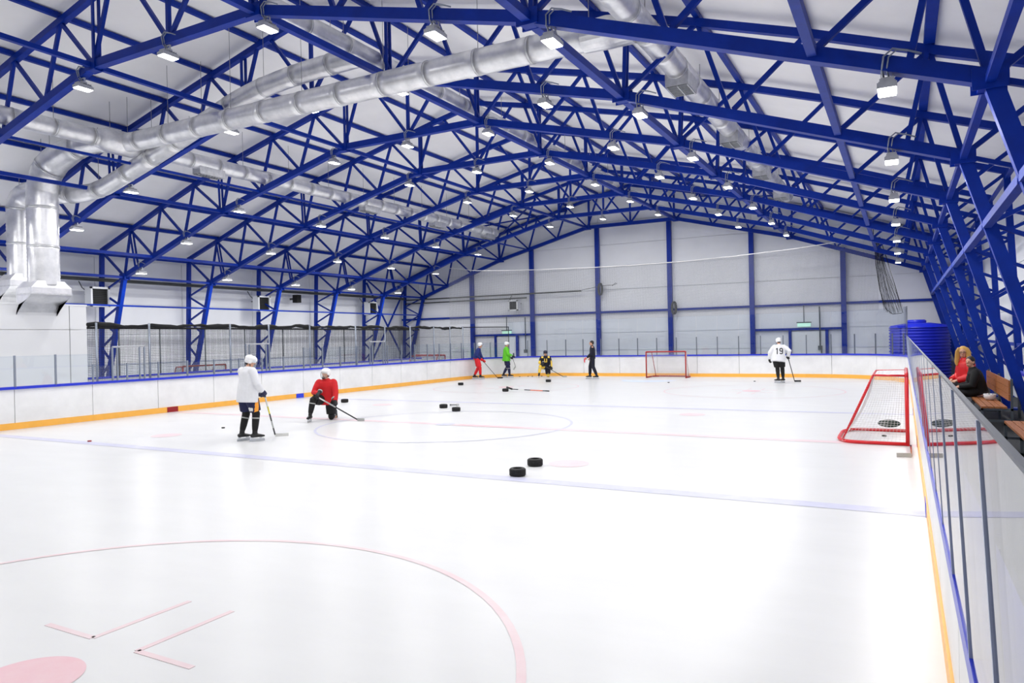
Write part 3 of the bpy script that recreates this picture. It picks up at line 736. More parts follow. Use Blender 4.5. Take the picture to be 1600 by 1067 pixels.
def bench(loc, L, rz, lab, back=True, slats=4):
    g = tag(empty('bench', loc, rz), lab, 'bench', 'wooden benches by the right boards'); hs = .45
    # length along local y, sitter faces -x
    w_ = .42
    for i in range(slats):
        x = -w_/2+(i+.5)*w_/slats; b = MB(1); b.box((x-w_/slats/2+.006, -L/2, hs-.035), (x+w_/slats/2-.006, L/2, hs)); b.build('seat_slat', 'wood', g)
    if back:
        for half in (0, 1):
            for i in range(3):
                z = .56+i*.13; b = MB(1); y0 = -L/2 if not half else .01; y1 = -.01 if not half else L/2
                b.box((w_/2+.02, y0+.02, z), (w_/2+.05, y1-.02, z+.12)); b.build('back_slat', 'wood', g)
    for y in (-L/2+.03, 0, L/2-.03):
        b = MB(1)
        b.box((-w_/2,y-.02,0), (-w_/2+.04,y+.02,hs-.035)); b.build('leg', 'steel_grey', g)
        b = MB(1); b.box((w_/2+.05,y-.02,0), (w_/2+.09,y+.02,.97 if back else hs-.035)); b.build('leg', 'steel_grey', g)
        b = MB(1); b.box((-w_/2,y-.02,hs-.075), (w_/2+.09,y+.02,hs-.035)); b.box((-w_/2,y-.02,.16), (w_/2+.09,y+.02,.2)); b.build('side_rail', 'steel_grey', g)
    return g
bench(W(16.75, 7.2, 0), 6.4*U, 0, 'wooden slatted bench with a backrest, the seated man on it')
bench(W(16.92, -2.6, 0), 5.6*U, 0, 'backless wooden slatted bench nearer the camera', back=False)
g = tag(empty('side_counter', W(17.75, 5.4, 0)), 'white counter panel with blue edge behind the bench', 'counter')
b = MB(U); b.box((-.02,-2.6,.95), (.04,2.4,1.5)); b.build('panel', 'room_white', g); b = MB(U); b.box((-.06,-2.6,1.5), (.14,2.4,1.58)); b.build('edge', 'rail_blue', g)
for y in (-2.5, 0, 2.3): b = MB(U); b.box((.0,y-.04,0), (.08,y+.04,.95)); b.build('leg', 'steel_grey', g)

# ------------------------------------------------------------------ water tank
g = tag(empty('water_tank', W(15.35, 31.4, 0)), 'large blue ribbed plastic water tank in the far right corner', 'tank')
prof = [(1.5,0)]
z = .1
while z < 2.05: prof += [(1.5,z),(1.44,z+.03),(1.44,z+.06),(1.5,z+.09)]; z += .13
prof += [(1.5,2.1),(1.42,2.22),(.6,2.32),(.45,2.33)]
prof = [(r*.74, z*.96) for r, z in prof]
b = MB(1); b.lathe(prof, n=40); b.build('body', 'tank_blue', g, True)
b = MB(1); b.lathe([(.34,2.3),(.36,2.34),(.36,2.42),(.30,2.46)], (-.1,0,-.1), n=28); b.build('lid', 'tank_blue', g, True)
b = MB(1); b.box((-1.02,-.25,1.94),(-.72,.25,2.1)); b.build('shoulder_block', 'tank_blue', g)

# ------------------------------------------------------------------ goals
def goal(loc, rz, lab, red='goal_red', netm='net_white', group=None):
    """opening faces local +y, width along x; real size"""
    g = tag(empty('hockey_goal', loc, rz), lab, 'goal', group)
    hw, h, bd, td = .915, 1.2, 1.08, .5; r = .03
    for s in (-1, 1): b = MB(1); b.tube([(s*hw,0,0),(s*hw,0,h-.05)], r, 10); b.build('post', red, g, True)
    b = MB(1); b.tube(bezier_path([(-hw,0,h-.06),(-hw,0,h),(hw,0,h),(hw,0,h-.06)], .05), r, 10); b.build('crossbar', red, g, True)
    b = MB(1); b.tube(bezier_path([(-hw,0,.03),(-hw*.98,-bd*.85,.03),(-hw*.6,-bd,.03),(hw*.6,-bd,.03),(hw*.98,-bd*.85,.03),(hw,0,.03)], .35), r, 10); b.build('base_frame', red, g, True)
    b = MB(1); b.tube(bezier_path([(-hw,0,h-.03),(-hw*.9,-td,h-.03),(hw*.9,-td,h-.03),(hw,0,h-.03)], .12), .018, 8); b.build('top_frame', red, g, True)
    for s in (-1, 1): b = MB(1); b.tube([(s*hw*.88,-td,h-.03),(s*hw*.85,-bd*.92,.05)], .018, 8); b.build('back_stay', red, g, True)
    n = MB(1); th = .0022
    def S(u, v):   # u 0..1 across the back outline, v 0 top..1 bottom ; base outline
        top = [(-hw,0),(-hw*.9,-td),(hw*.9,-td),(hw,0)]; bot = [(-hw,0),(-hw*.93,-bd*.93),(hw*.93,-bd*.93),(hw,0)]
        def poly(P, u):
            cuts = [0,.2,.8,1]
            for i in range(3):
                if u <= cuts[i+1]+1e-9: t = (u-cuts[i])/(cuts[i+1]-cuts[i]); return Vector((P[i][0]+(P[i+1][0]-P[i][0])*t, P[i][1]+(P[i+1][1]-P[i][1])*t))
        a, c = poly(top, u), poly(bot, u); p = a*(1-v)+c*v
        sag = math.sin(PI*v)*.10*math.sin(PI*min(1, max(0, u)))
        return Vector((p.x*(1-sag*.15), p.y+sag, h-.03-(h-.06)*v))
    NU, NV = 84, 30
    for i in range(NU+1): n.tube([S(i/NU, j/8) for j in range(9)], th, 3, False)
    for j in range(NV+1): n.tube([S(i/28, j/NV) for i in range(29)], th, 3, False)
    for i in range(36): x = -hw*.9+1.8*hw*i/35; n.tube([(x,0,h-.02),(x*.97,-td,h-.03)], th, 3, False)
    for j in range(9): y = -td*j/8; n.tube([(-hw*.95,y,h-.02),(hw*.95,y,h-.02)], th, 3, False)
    o = n.build('net', netm, g); o['kind'] = 'stuff'
    c = MB(1)   # lacing of white cord wound round the frame
    for i in range(46): x = -hw+2*hw*i/45; c.tube([(x,.0,h-.036),(x+.02,-.015,h+.036)], .004, 3, False)
    for s in (-1, 1):
        for i in range(28):
            t = i/27; p = Vector((s*hw*.88,-td,h-.03)).lerp(Vector((s*hw*.85,-bd*.92,.05)), t); c.tube([p+Vector((-.022,.0,.0)), p+Vector((.022,.0,.02))], .004, 3, False)
    o = c.build('lacing', 'net_white', g); o['kind'] = 'stuff'
    return g
g1 = goal(W(14.48, 1.3, 0), -PI/2, 'large red goal turned to face the right boards, white net')
b = MB(1); b.ell((-.90,-.30,.16), (.012,.2,.075)); b.build('net_banner', 'banner_green', g1)
goal(W(-.42, 28.7, 0), PI, 'red goal standing against the far end boards', 'goal_dark')
goal(W(-20.4, 6.1, 0), -PI/2, 'dark red goal stored behind the left boards, near the standing player', 'goal_dark', 'net_grey', 'goals stored behind the left boards')
goal(W(-18.3, 25.2, 0), 0, 'dark red goal stored behind the left boards, in the far corner', 'goal_dark', 'net_grey', 'goals stored behind the left boards')

# ------------------------------------------------------------------ safety net before the gable
sn = tag(empty('safety_net'), 'fine grey safety net hanging from a rope before the gable wall', 'net')
rope = [(-20.4,31.2,9.31),(-17.5,31.2,8.9),(-14.5,31.2,8.72),(-11.5,31.2,8.6),(-8,31.2,8.5),(-4,31.2,8.42),(0,31.2,8.44),(4,31.2,8.56),(8,31.2,8.78),(11.5,31.2,9.08),(13.1,31.2,9.2)]
b = MB(U); b.tube(rope, .03, 6); b.build('rope', 'net_white', sn, True)
b = MB(U); cell = .085; th = .0055
def rz_(x):
    for (a,_,c),(d,_,e) in zip(rope, rope[1:]):
        if x <= d: return c+(e-c)*(x-a)/(d-a)
    return rope[-1][2]
x = -20.3
while x < 13.1:
    z1_ = rz_(x); yy = 31.2+.05*math.sin(x*1.7)
    b.add([(x-th,yy,4.4),(x+th,yy,4.4),(x,yy+th*2,4.4),(x-th,yy,z1_),(x+th,yy,z1_),(x,yy+th*2,z1_)], [(0,1,4,3),(1,2,5,4),(2,0,3,5)]); x += cell
z = 4.4
while z < 8.5:
    b.add([(-20.3,31.2,z-th),(-20.3,31.2,z+th),(-20.3,31.2+th*2,z),(13.1,31.2,z-th),(13.1,31.2,z+th),(13.1,31.2+th*2,z)], [(0,1,4,3),(1,2,5,4),(2,0,3,5)]); z += cell
o_ = b.build('netting', 'net_grey', sn); o_['kind'] = 'stuff'
cu = tag(empty('gathered_net'), 'dark net gathered and hanging in folds near the far right corner', 'net')
b = MB(U)
for i in range(46):
    t = i/45; x0 = 12.95+.3*t; x1 = 13.4+1.05*t; ph = random.uniform(0, 6)
    pts = [(x0+(x1-x0)*(v**1.4)+.04*math.sin(ph+v*6), 29.3+.25*math.sin(i*1.1)*(.3+v), 8.9-(4.55+.3*math.sin(t*PI))*v) for v in [k/7 for k in range(8)]]
    b.tube(pts, .006, 3, False)
for j in range(70):
    v = j/69; z = 8.9-4.7*v; b.tube([(12.95+.45*v**1.4+(.3+.75*v**1.4)*t, 29.3+.25*math.sin(t*45*1.1)*(.3+v), z) for t in [k/12 for k in range(13)]], .004, 3, False)
o_ = b.build('netting', 'net_black', cu); o_['kind'] = 'stuff'
b = MB(U); b.tube([(12.95,29.3,8.9),(13.0,29.3,7.3),(13.2,29.3,5.6),(13.5,29.3,4.4),(13.9,29.3,4.05),(14.4,29.3,4.1)], .025, 6); b.tube([(13.25,29.3,8.9),(13.6,29.3,7.6),(14.0,29.3,6.0),(14.45,29.3,4.1)], .025, 6); b.tube([(12.9,29.3,8.9),(12.9,29.3,9.6)], .02, 5)
b.build('edge_rope', 'cloth_black', cu, True)
for x, z, lab in ((-7.75, 7.0, 'coil of cable on the gable column left of the goal'), (-1.55, 5.2, 'coil of cable on the gable column above the far goal')):
    b = MB(U)
    for i in range(4): b.tube([(x+.05*i+.16*math.cos(a), YG-.45-.03*i, z+.5*math.sin(a)) for a in [2*PI*k/16 for k in range(17)]], .035, 5, False)
    tag(b.build('cable_coil', 'dark_pipe', None, True), lab, 'cable', 'cable coils on the gable wall')
b = MB(U); b.tube([(-9.3,YG-.6,7.0),(-7.6,YG-.65,7.25),(-6.4,YG-.6,7.3),(-6.15,YG-.6,7.4),(-6.3,YG-.6,7.45),(-6.6,YG-.6,7.2)], .02, 5); tag(b.build('cable', 'dark_pipe', None, True), 'thin cable running along the gable wall to the column', 'cable')
for x in (-14.9, 9.15):
    b = MB(U); b.tube([(x, YG-.3, 1.9), (x, YG-.3, 4.9)], .05, 6); b.box((x-.14, YG-.4, 1.75), (x+.14, YG-.2, 2.05))
    tag(b.build('conduit', 'steel_grey', None), 'grey conduit with a small box right of the %s gable door' % ('left' if x < 0 else 'right'), 'conduit', 'conduits by the gable doors')
# strip of loose insulation at the right eaves
b = MB(U); vs = []; n = 60
for i in range(n+1):
    y = -3+16*i/n; w_ = .22+.1*math.sin(i*.8)+.06*math.sin(i*2.1)
    for a, c in ((23.2, 8.45), (23.3, 8.45-w_), (23.35, 8.45-w_), (23.3, 8.55)): vs.append((XC+a, y, c))
fs = []
for i in range(n):
    for j in range(4): k = (j+1)%4; fs.append((4*i+j, 4*i+k, 4*i+4+k, 4*i+4+j))
b.add(vs, fs); tag(b.build('insulation_strip', 'beige_fleece', None, True), 'loose cream insulation strip hanging along the right eaves', 'insulation')
#PART2
# ------------------------------------------------------------------ people
def remesh(mb, vox, m, name, parent, smooth=6, paint=None):
    """fuse overlapping lofts into one continuous surface"""
    me = mb.mesh('tmp', m[0] if isinstance(m, list) else m)
    o = bpy.data.objects.new('tmp', me); C.objects.link(o)
    a = o.modifiers.new('r', 'REMESH'); a.mode = 'VOXEL'; a.voxel_size = vox; a.use_smooth_shade = True
    a = o.modifiers.new('s', 'SMOOTH'); a.iterations = smooth; a.factor = .5
    dg = bpy.context.evaluated_depsgraph_get(); ev = o.evaluated_get(dg)
    nm = bpy.data.meshes.new_from_object(ev, preserve_all_data_layers=False, depsgraph=dg)
    bpy.data.objects.remove(o); bpy.data.meshes.remove(me)
    nm.materials.clear()
    for k in (m if isinstance(m, list) else [m]): nm.materials.append(M[k])
    nm.name = name
    if paint:
        for p in nm.polygons: p.material_index = paint(p.center)
    nm.polygons.foreach_set('use_smooth', [True]*len(nm.polygons))
    return link(name, nm, parent)
V = Vector
def ik(a, b, l1, l2, pole):
    a, b, pole = V(a), V(b), V(pole); d = b-a; L = min(d.length, (l1+l2)*.995); dn = d.normalized()
    x = (l1*l1-l2*l2+L*L)/(2*L); h = math.sqrt(max(0, l1*l1-x*x)); pp = (pole-dn*pole.dot(dn)).normalized()
    return a+dn*x+pp*h, a+dn*L
def hand(b, wr, D, N, side, f=1.0, r=.0088, curl=(50, 55, 35)):
    """palm, four bent fingers of different lengths, thumb off the side of the palm"""
    D = V(D).normalized(); N = V(N); N = (N-D*N.dot(D)).normalized(); S_ = D.cross(N)*side
    wr = V(wr)
    b.loft([wr-D*.02*f, wr+D*.02*f, wr+D*.06*f, wr+D*.095*f], [(.026*f,.019*f),(.034*f,.018*f),(.042*f,.017*f),(.040*f,.014*f)], S_, 12)
    for i, (ln, o) in enumerate(((.92,-.031),(1.03,-.0105),(.98,.0105),(.78,.030))):
        p = wr+D*(.088-.004*abs(i-1))*f+S_*o*f; pts = [p]; a = 0
        for seg, c in zip((.044,.028,.022), curl):
            a += math.radians(c); p = p+(D*math.cos(a)+N*math.sin(a))*seg*ln*f; pts.append(p)
        b.loft(pts, [r*1.08*f, r*1.03*f, r*.97*f, r*.85*f], S_, 8)
    p = wr+D*.03*f-S_*.028*f; q = p+(D*.55-S_*.6+N*.55).normalized()*.042*f; t = q+(D*.6-S_*.1+N*.8).normalized()*.034*f
    b.loft([p, q, t], [r*1.5*f, r*1.25*f, r*f], D, 8)
STAND = dict(pel=(0,0,1.0), che=(0,.0,1.34), nk=(0,.01,1.535), hd=(0,.035,1.67), shR=(.185,0,1.47), shL=(-.185,0,1.47),
             hipR=(.1,0,.96), knR=(.13,.05,.56), anR=(.14,-.02,.17), toeR=(.25,1,0), hipL=(-.1,0,.96), knL=(-.13,.05,.56), anL=(-.14,-.02,.17), toeL=(-.25,1,0),
             yaw=0, pitch=0)
def person(label, loc, rz, S, J, st, group=None, vox=.014):
    J = {**STAND, **J}; root = tag(empty('person', loc, rz), label, 'person', group)
    root.scale = (S, S, S)
    g = {k: (V(v) if isinstance(v, tuple) and len(v) == 3 and not isinstance(v[0], tuple) else v) for k, v in J.items()}
    # arms
    arms = {}
    for sd, sg in (('R', 1), ('L', -1)):
        if 'grip'+sd in J:
            P_, ax, D, N = J['grip'+sd]; D = V(D).normalized(); N = V(N); N = (N-D*N.dot(D)).normalized()
            wr = V(P_)-D*.095-N*.03
        else: wr, D, N = (V(x) for x in J['hand'+sd])
        el, wr2 = ik(g['sh'+sd], wr, .30, .28, J.get('pole'+sd, (sg*.7,-.6,-.5)))
        arms[sd] = (el, wr2, D, N)
    side = (g['shR']-g['shL']).normalized(); pel, che, nk, hd = g['pel'], g['che'], g['nk'], g['hd']
    HR = Matrix.Rotation(math.radians(J['yaw']), 3, 'Z') @ Matrix.Rotation(math.radians(J['pitch']), 3, 'X')
    # body: one continuous surface
    b = MB(1)
    b.loft([pel-(che-pel).normalized()*.06, pel+(che-pel)*.25, che-(che-pel)*.2, che+(nk-che)*.4, nk-(nk-che)*.05], [(.14,.10),(.13,.095),(.155,.105),(.15,.095),(.06,.06)], side, 16)
    b.loft([nk-(nk-che)*.2, hd-HR@V((0,.01,.06))], [.055,.05], side, 12)
    b.ell(hd+HR@V((0,0,.015)), (.076,.094,.105), HR); b.ell(hd+HR@V((0,.022,-.055)), (.055,.062,.06), HR)
    b.loft([hd+HR@V((0,.085,.02)), hd+HR@V((0,.112,-.018))], [(.010,.012),(.017,.013)], HR@V((1,0,0)), 8)
    for s_ in (-1, 1): b.ell(hd+HR@V((s_*.078,-.005,-.005)), (.012,.022,.034), HR, 8, 6)
    for sd in 'RL':
        el, wr, D, N = arms[sd]; sh = g['sh'+sd]
        b.ell(sh, (.062,.06,.06)); b.loft([sh, sh.lerp(el,.5), el, el.lerp(wr,.35), wr], [.056,.048,.040,.040,.027], side, 12)
        if not st.get('glove'): hand(b, wr, D, N, 1 if sd == 'R' else -1)
        hp, kn, an = g['hip'+sd], g['kn'+sd], g['an'+sd]
        b.loft([hp+V((0,0,.03)), hp.lerp(kn,.4), kn, kn.lerp(an,.35), an], [.09,.078,.055,.055,.038], side, 12)
        t = g['toe'+sd].normalized(); b.loft([an-V((0,0,.03))-t*.05, an-V((0,0,.05))+t*.06, an-V((0,0,.06))+t*.15], [.035,.034,.022], side, 10)
    remesh(b, .0075 if not st.get('glove') else .012, 'skin', 'body', root, 3)
    # face
    for s_ in (-1, 1):
        e = MB(1); e.ell(hd+HR@V((s_*.03,.086,.014)), (.012,.008,.007), HR, 8, 6); e.build('eye', 'ink', root, True)
    e = MB(1); e.ell(hd+HR@V((0,.084,-.062)), (.022,.008,.006), HR, 8, 6); e.build('mouth', 'lip', root, True)
    # upper garment
    b = MB(1); bag = st.get('bag', 1.0); hem = st.get('hem', .16); up = (che-pel).normalized(); hb = pel-up*hem
    b.loft([hb, pel+up*.02, che-up*.12, che+(nk-che)*.25, che+(nk-che)*.6, che+(nk-che)*.85, nk+up*.02], [((.25 if st.get('hockey', True) else .205)*bag,(.185 if st.get('hockey', True) else .155)*bag),((.24 if st.get('hockey', True) else .2)*bag,(.172 if st.get('hockey', True) else .15)*bag),(.215*bag,.148*bag),(.205*bag,.14*bag),(.185*bag,.125*bag),(.125,.095),(.068,.066)], side, 20)
    for sd in 'RL':
        el, wr, D, N = arms[sd]; sh = g['sh'+sd]
        b.ell(sh-up*.02-(sh-nk).normalized()*.02, (.088*bag,.085*bag,.082*bag)); b.loft([sh-up*.02, sh.lerp(el,.5), el, el.lerp(wr,.5), wr-(wr-el)*.06], [.08*bag,.078*bag,.072*bag,.066*bag,.056*bag], side, 14)
    if st.get('collar'): b.loft([nk-(nk-che)*.2, nk+(hd-nk)*.25], [.085,.075], side, 14)
    jr = remesh(b, vox, st['jersey'], st.get('top', 'jersey'), root, 5, st.get('jpaint'))
    # trousers
    b = MB(1); hk = st.get('hockey', True)
    for sd in 'RL':
        hp, kn, an = g['hip'+sd], g['kn'+sd], g['an'+sd]
        if hk: b.loft([hp+V((0,0,.05)), hp.lerp(kn,.4), hp.lerp(kn,.86)], [(.135,.135),(.135,.13),(.118,.115)], side, 16)
        else: b.loft([hp+V((0,0,.05)), hp.lerp(kn,.5), kn, kn.lerp(an,.5), an+(kn-an)*.12], [.115,.098,.085,.078,.07], side, 14)
    b.loft([pel-up*.05, pel+up*.1], [(.17,.13),(.16,.12)], side, 16)
    remesh(b, vox, st['pants'], 'trousers', root, 4, st.get('ppaint'))
    if hk:
        for sd in 'RL':
            hp, kn, an = g['hip'+sd], g['kn'+sd], g['an'+sd]
            b = MB(1); b.loft([hp.lerp(kn,.75), kn+(kn-an).normalized()*.0, kn.lerp(an,.2), kn.lerp(an,.6), an+(kn-an)*.12], [.075,.082,.078,.07,.056], side, 14)
            b.ell(kn, (.08,.085,.085))
            remesh(b, vox, st['socks'], 'sock', root, 3)
            b = MB(1); c = kn.lerp(an,.22); d_ = (an-kn).normalized(); b.loft([c-d_*.012, c+d_*.012], [.082,.082], side, 14); b.build('sock_tape', st.get('tape', 'stick_grey'), root, True)
    # feet
    for sd in 'RL':
        kn, an = g['kn'+sd], g['an'+sd]; t = g['toe'+sd].normalized(); shin = (kn-an).normalized()
        dn = J.get('sole'+sd); dn = V(dn).normalized() if dn else V((0,0,-1))
        b = MB(1)
        b.loft([an+shin*.12, an+shin*.04, an+dn*.03], [(.052,.06),(.048,.055),(.046,.055)], t.cross(dn), 12)
        b.loft([an+dn*.055-t*.085, an+dn*.05-t*.04, an+dn*.055+t*.08, an+dn*.065+t*.15, an+dn*.068+t*.20], [(.038,.036),(.046,.045),(.047,.038),(.045,.028),(.028,.018)], t.cross(dn), 12)
        o = remesh(b, .011, 'skate_black', 'skate' if st.get('skates', True) else 'shoe', root, 2)
        if st.get('skates', True):
            b = MB(1); sx = t.cross(dn).normalized()
            b.bar(an+dn*.118-t*.10, an+dn*.118+t*.19, .026, .018, side=sx)
            for q in (-.06, .12): b.bar(an+dn*.08+t*q, an+dn*.125+t*q, .028, .05, side=sx)
            b.build('blade_holder', 'skate_white', o)
            b = MB(1); b.bar(an+dn*.148-t*.11, an+dn*.148+t*.20, .004, .044, side=sx); b.build('blade', 'blade_steel', o)
    # gloves
    if st.get('glove'):
        for sd in 'RL':
            el, wr, D, N = arms[sd]; b = MB(1); hand(b, wr, D, N, 1 if sd == 'R' else -1, 1.15, .0165)
            n_ = V(N); b.loft([wr-D*.13, wr-D*.02, wr+D*.08], [(.062,.055),(.052,.042),(.058,.034)], V(D).cross(V(N)), 12)
            remesh(b, .0085, st['glove'], 'glove', root, 2)
            b = MB(1); c = wr-V(D).normalized()*.10; b.loft([c-V(D).normalized()*.02, c+V(D).normalized()*.01], [(.066,.059),(.062,.055)], V(D).cross(V(N)), 12); b.build('glove_cuff', st.get('cuff', 'stick_grey'), root, True)
    # head gear
    if st.get('helmet'):
        b = MB(1); b.ell(hd+HR@V((0,-.008,.062)), (.104,.128,.088), HR, 20, 12); b.ell(hd+HR@V((0,-.052,.02)), (.092,.075,.085), HR, 16, 10)
        for s_ in (-1, 1): b.ell(hd+HR@V((s_*.082,-.012,.01)), (.022,.045,.055), HR, 10, 8)
        h_ = remesh(b, .009, st['helmet'], 'helmet', root, 1)
        b = MB(1)
        for s_ in (-1, 1): b.tube([hd+HR@V((s_*.09,.0,-.03)), hd+HR@V((s_*.07,.03,-.09)), hd+HR@V((0,.045,-.118))], .006, 5, False)
        b.build('chin_strap', 'ink', h_, True)
        for i in range(4):
            b = MB(1); b.ell(hd+HR@V(((-.045,-.015,.015,.045)[i],.0,.148)), (.008,.03,.004), HR, 8, 4); b.build('vent', 'ink', h_, True)
        if st.get('cage'):
            b = MB(1)
            for z in (-.1,-.065,-.03,.005,.035): rr = .105-abs(z+.02)*.25; b.tube([hd+HR@V((rr*math.sin(a),.02+rr*1.15*math.cos(a),z)) for a in [math.radians(q) for q in range(-80,81,16)]], .0028, 4, False)
            for a in (-60,-35,-12,12,35,60): a = math.radians(a); b.tube([hd+HR@V(((.105-abs(z+.02)*.25)*math.sin(a),.02+(.105-abs(z+.02)*.25)*1.15*math.cos(a),z)) for z in (-.105,-.06,-.02,.02,.045)], .0028, 4, False)
            b.build('face_cage', 'stick_grey', h_, True)
            b = MB(1); b.ell(hd+HR@V((0,.07,-.105)), (.05,.035,.03), HR); b.build('chin_guard', 'ink', h_, True)
        b = MB(1); b.ell(hd+HR@V((0,-.055,-.045)), (.064,.04,.04), HR, 12, 8); b.build('hair', 'hair_dark', root, True)
        if st.get('cage'): pass
        elif st.get('visor', True):
            b = MB(1); vs = []
            for k in range(13):
                a = math.radians(-75+150*k/12)
                for z, rr in ((.055,.112),(-.03,.108)):
                    for q in (0, .003): vs.append(hd+HR@V(((rr+q)*math.sin(a),.0+(rr+q)*1.18*math.cos(a),z)))
            fs = []
            for k in range(12):
                o = 4*k; fs += [(o,o+4,o+6,o+2),(o+1,o+3,o+7,o+5),(o,o+1,o+5,o+4),(o+2,o+6,o+7,o+3)]
            b.add(vs, fs); b.build('visor', 'glass', h_, True)
    if st.get('hair'):
        b = MB(1); b.ell(hd+HR@V((0,-.018,.045)), (.088,.098,.092), HR, 16, 10); b.ell(hd+HR@V((0,-.05,.0)), (.08,.06,.08), HR, 12, 8)
        if st.get('long'):
            for s_ in (-1, 1):
                b.loft([hd+HR@V((s_*.06,.02,.10)), hd+HR@V((s_*.095,.03,.02)), hd+HR@V((s_*.10,.03,-.1)), hd+HR@V((s_*.115,.045,-.2)), hd+HR@V((s_*.11,.075,-.27))], [(.03,.035),(.024,.05),(.028,.055),(.03,.045),(.012,.02)], V((1,0,0)), 10)
            b.loft([hd+HR@V((0,-.06,.05)), hd+HR@V((0,-.09,-.08)), hd+HR@V((0,-.08,-.2))], [(.08,.05),(.1,.045),(.08,.03)], V((1,0,0)), 12)
        remesh(b, .009, st['hair'], 'hair', root, 2)
    if st.get('glasses'):
        b = MB(1)
        for s_ in (-1, 1):
            b.tube([hd+HR@V((s_*.031+.024*math.cos(a),.104,.012+.019*math.sin(a))) for a in [2*PI*k/14 for k in range(15)]], .0028, 5, False)
            b.tube([hd+HR@V((s_*.055,.104,.015)), hd+HR@V((s_*.082,.0,.01))], .0026, 4, False)
        b.tube([hd+HR@V((-.008,.106,.015)), hd+HR@V((.008,.106,.015))], .0026, 4, False); b.build('glasses', 'ink', root, True)
    return root, jr, g, arms
def print_text(body, s, size, jr, origin, right, up, nrm, m, off=.006):
    """lettering laid on a garment: every vertex is projected on the cloth"""
    # digits drawn as strokes: lists of (x, y) in a 0.6 x 1 cell
    ST = {'1': [[(.30,0),(.30,1)], [(.34,.97),(.12,.80)]],
          '9': [[(.3+.22*math.cos(a), .70+.24*math.sin(a)) for a in [2*PI*k/20 for k in range(21)]], [(.52,.70),(.52,.34),(.50,.18),(.42,.08),(.3,.06),(.16,.09),(.10,.2)]]}
    bm = bmesh.new()
    for ci, ch in enumerate(body):
        for stroke in ST[ch]:
            pts = []
            for (ax, ay), (bx, by) in zip(stroke, stroke[1:]):
                n = max(1, int(math.hypot(bx-ax, by-ay)/.08))
                pts += [(ax+(bx-ax)*k/n, ay+(by-ay)*k/n) for k in range(n)]
            pts.append(stroke[-1]); prev = None
            for k, (x, y) in enumerate(pts):
                x0, y0 = pts[max(k-1, 0)]; x1, y1 = pts[min(k+1, len(pts)-1)]; L = math.hypot(x1-x0, y1-y0) or 1
                nx, ny = -(y1-y0)/L*.075, (x1-x0)/L*.075
                row = [bm.verts.new(((x+nx*t-.3+(ci-(len(body)-1)/2)*.62)*size, (y+ny*t-.5)*size, 0)) for t in (1, 0, -1)]
                if prev:
                    for q in (0, 1): bm.faces.new((prev[q], prev[q+1], row[q+1], row[q]))
                prev = row
    me = bpy.data.meshes.new('jersey_number')
    b2 = bmesh.new(); b2.from_mesh(jr.data); tree = BVHTree.FromBMesh(b2)
    o_, r_, u_, n_ = V(origin), V(right).normalized(), V(up).normalized(), V(nrm).normalized()
    for v in bm.verts:
        p = o_+r_*v.co.x*s+u_*v.co.y
        hit = tree.ray_cast(p+n_*.4, -n_)[0]
        v.co = (hit if hit else p)+n_*off
    bm.to_mesh(me); bm.free(); b2.free(); me.materials.clear(); me.materials.append(M[m]); return me
def hockey_stick(root_loc, rz, top, heel, tip, label, mats=('stick_dark',), blade='stick_dark', S=1.0):
    g = tag(empty('hockey_stick', root_loc, rz), label, 'hockey stick'); g.scale = (S, S, S)
    top, heel, tip = V(top), V(heel), V(tip); n = len(mats); hz = V((0,0,.035))
    t1_ = top; d = (heel+hz-top)
    for i, m in enumerate(mats):
        b = MB(1); b.bar(top+d*i/n, top+d*(i+1)/n, .02, .03); b.build('shaft', m, g)
    b = MB(1); mid = heel.lerp(tip, .55)+V((tip-heel).cross(V((0,0,1)))).normalized()*.012
    b.bar(top+d*.985, heel+V((0,0,.03)), .018, .03)
    for a, c in ((heel, mid), (mid, tip)): b.bar(a+V((0,0,.035)), c+V((0,0,.035)), .010, .065, side=V((tip-heel).cross(V((0,0,1)))))
    b.build('blade', blade, g)
    k = MB(1); dn = d.normalized(); k.bar(top-dn*.01, top+dn*.14, .026, .035); k.build('grip_tape', 'ink', g)
    return g
def grips(top, heel, a1, a2, D1, D2, N=None):
    top, heel = V(top), V(heel); ax = (heel-top).normalized()
    out = []
    for a, D in ((a1, D1), (a2, D2)):
        D = V(D); D = (D-ax*D.dot(ax)).normalized(); N_ = D.cross(ax)
        out.append((tuple(top.lerp(heel, a)), ax, tuple(D), N_))
    return out
def W2(x, y): return W(x, y, 0)
rad = math.radians
# 1 standing player, white jersey, seen from behind
top, heel, tip = (.196,.247,1.02), (-.057,.723,.0), (.13,.93,.0)
gr = grips(top, heel, .06, .2, (.1,.5,-.8), (.2,.3,-.9))
def pp1(c):
    if c.x > .14 and c.y > -.07 and c.y < .06: return 1
    return 0
r1, j1, g1_, a1_ = person('hockey player standing in a white jersey, navy shorts with orange stripe, white helmet', W2(-3.5,-5.72), rad(-4), .955,
    dict(gripR=(gr[0][0], None, (.1,.6,-.7), (-.8,.2,0)), gripL=(gr[1][0], None, (.5,.5,-.6), (.6,.3,.2)), yaw=-38, pitch=-22, hd=(.01,.08,1.645), che=(0,.02,1.34), toeR=(.45,1,0), toeL=(.15,1,0), anR=(.15,.04,.17), knR=(.14,.09,.56), anL=(-.15,-.05,.17)),
    dict(jersey='jersey_white', pants=['navy','orange','stick_white'], hem=.19, ppaint=lambda c: 1 if (c.x > .1 and -.01 < c.y < .07) else 2 if (c.x > .09 and c.y < -.03 and c.x < .2 and .63 < c.z < .70) else 0, socks='black_cloth', glove='glove_navy', helmet='helmet_white', bag=1.06))
hockey_stick(W2(-3.5,-5.72), rad(-4), top, heel, tip, 'pale hockey stick with yellow band held by the standing white-jersey player', ('stick_white','stick_white','stick_yellow','stick_dark','stick_grey','stick_dark'), 'stick_white', .955)
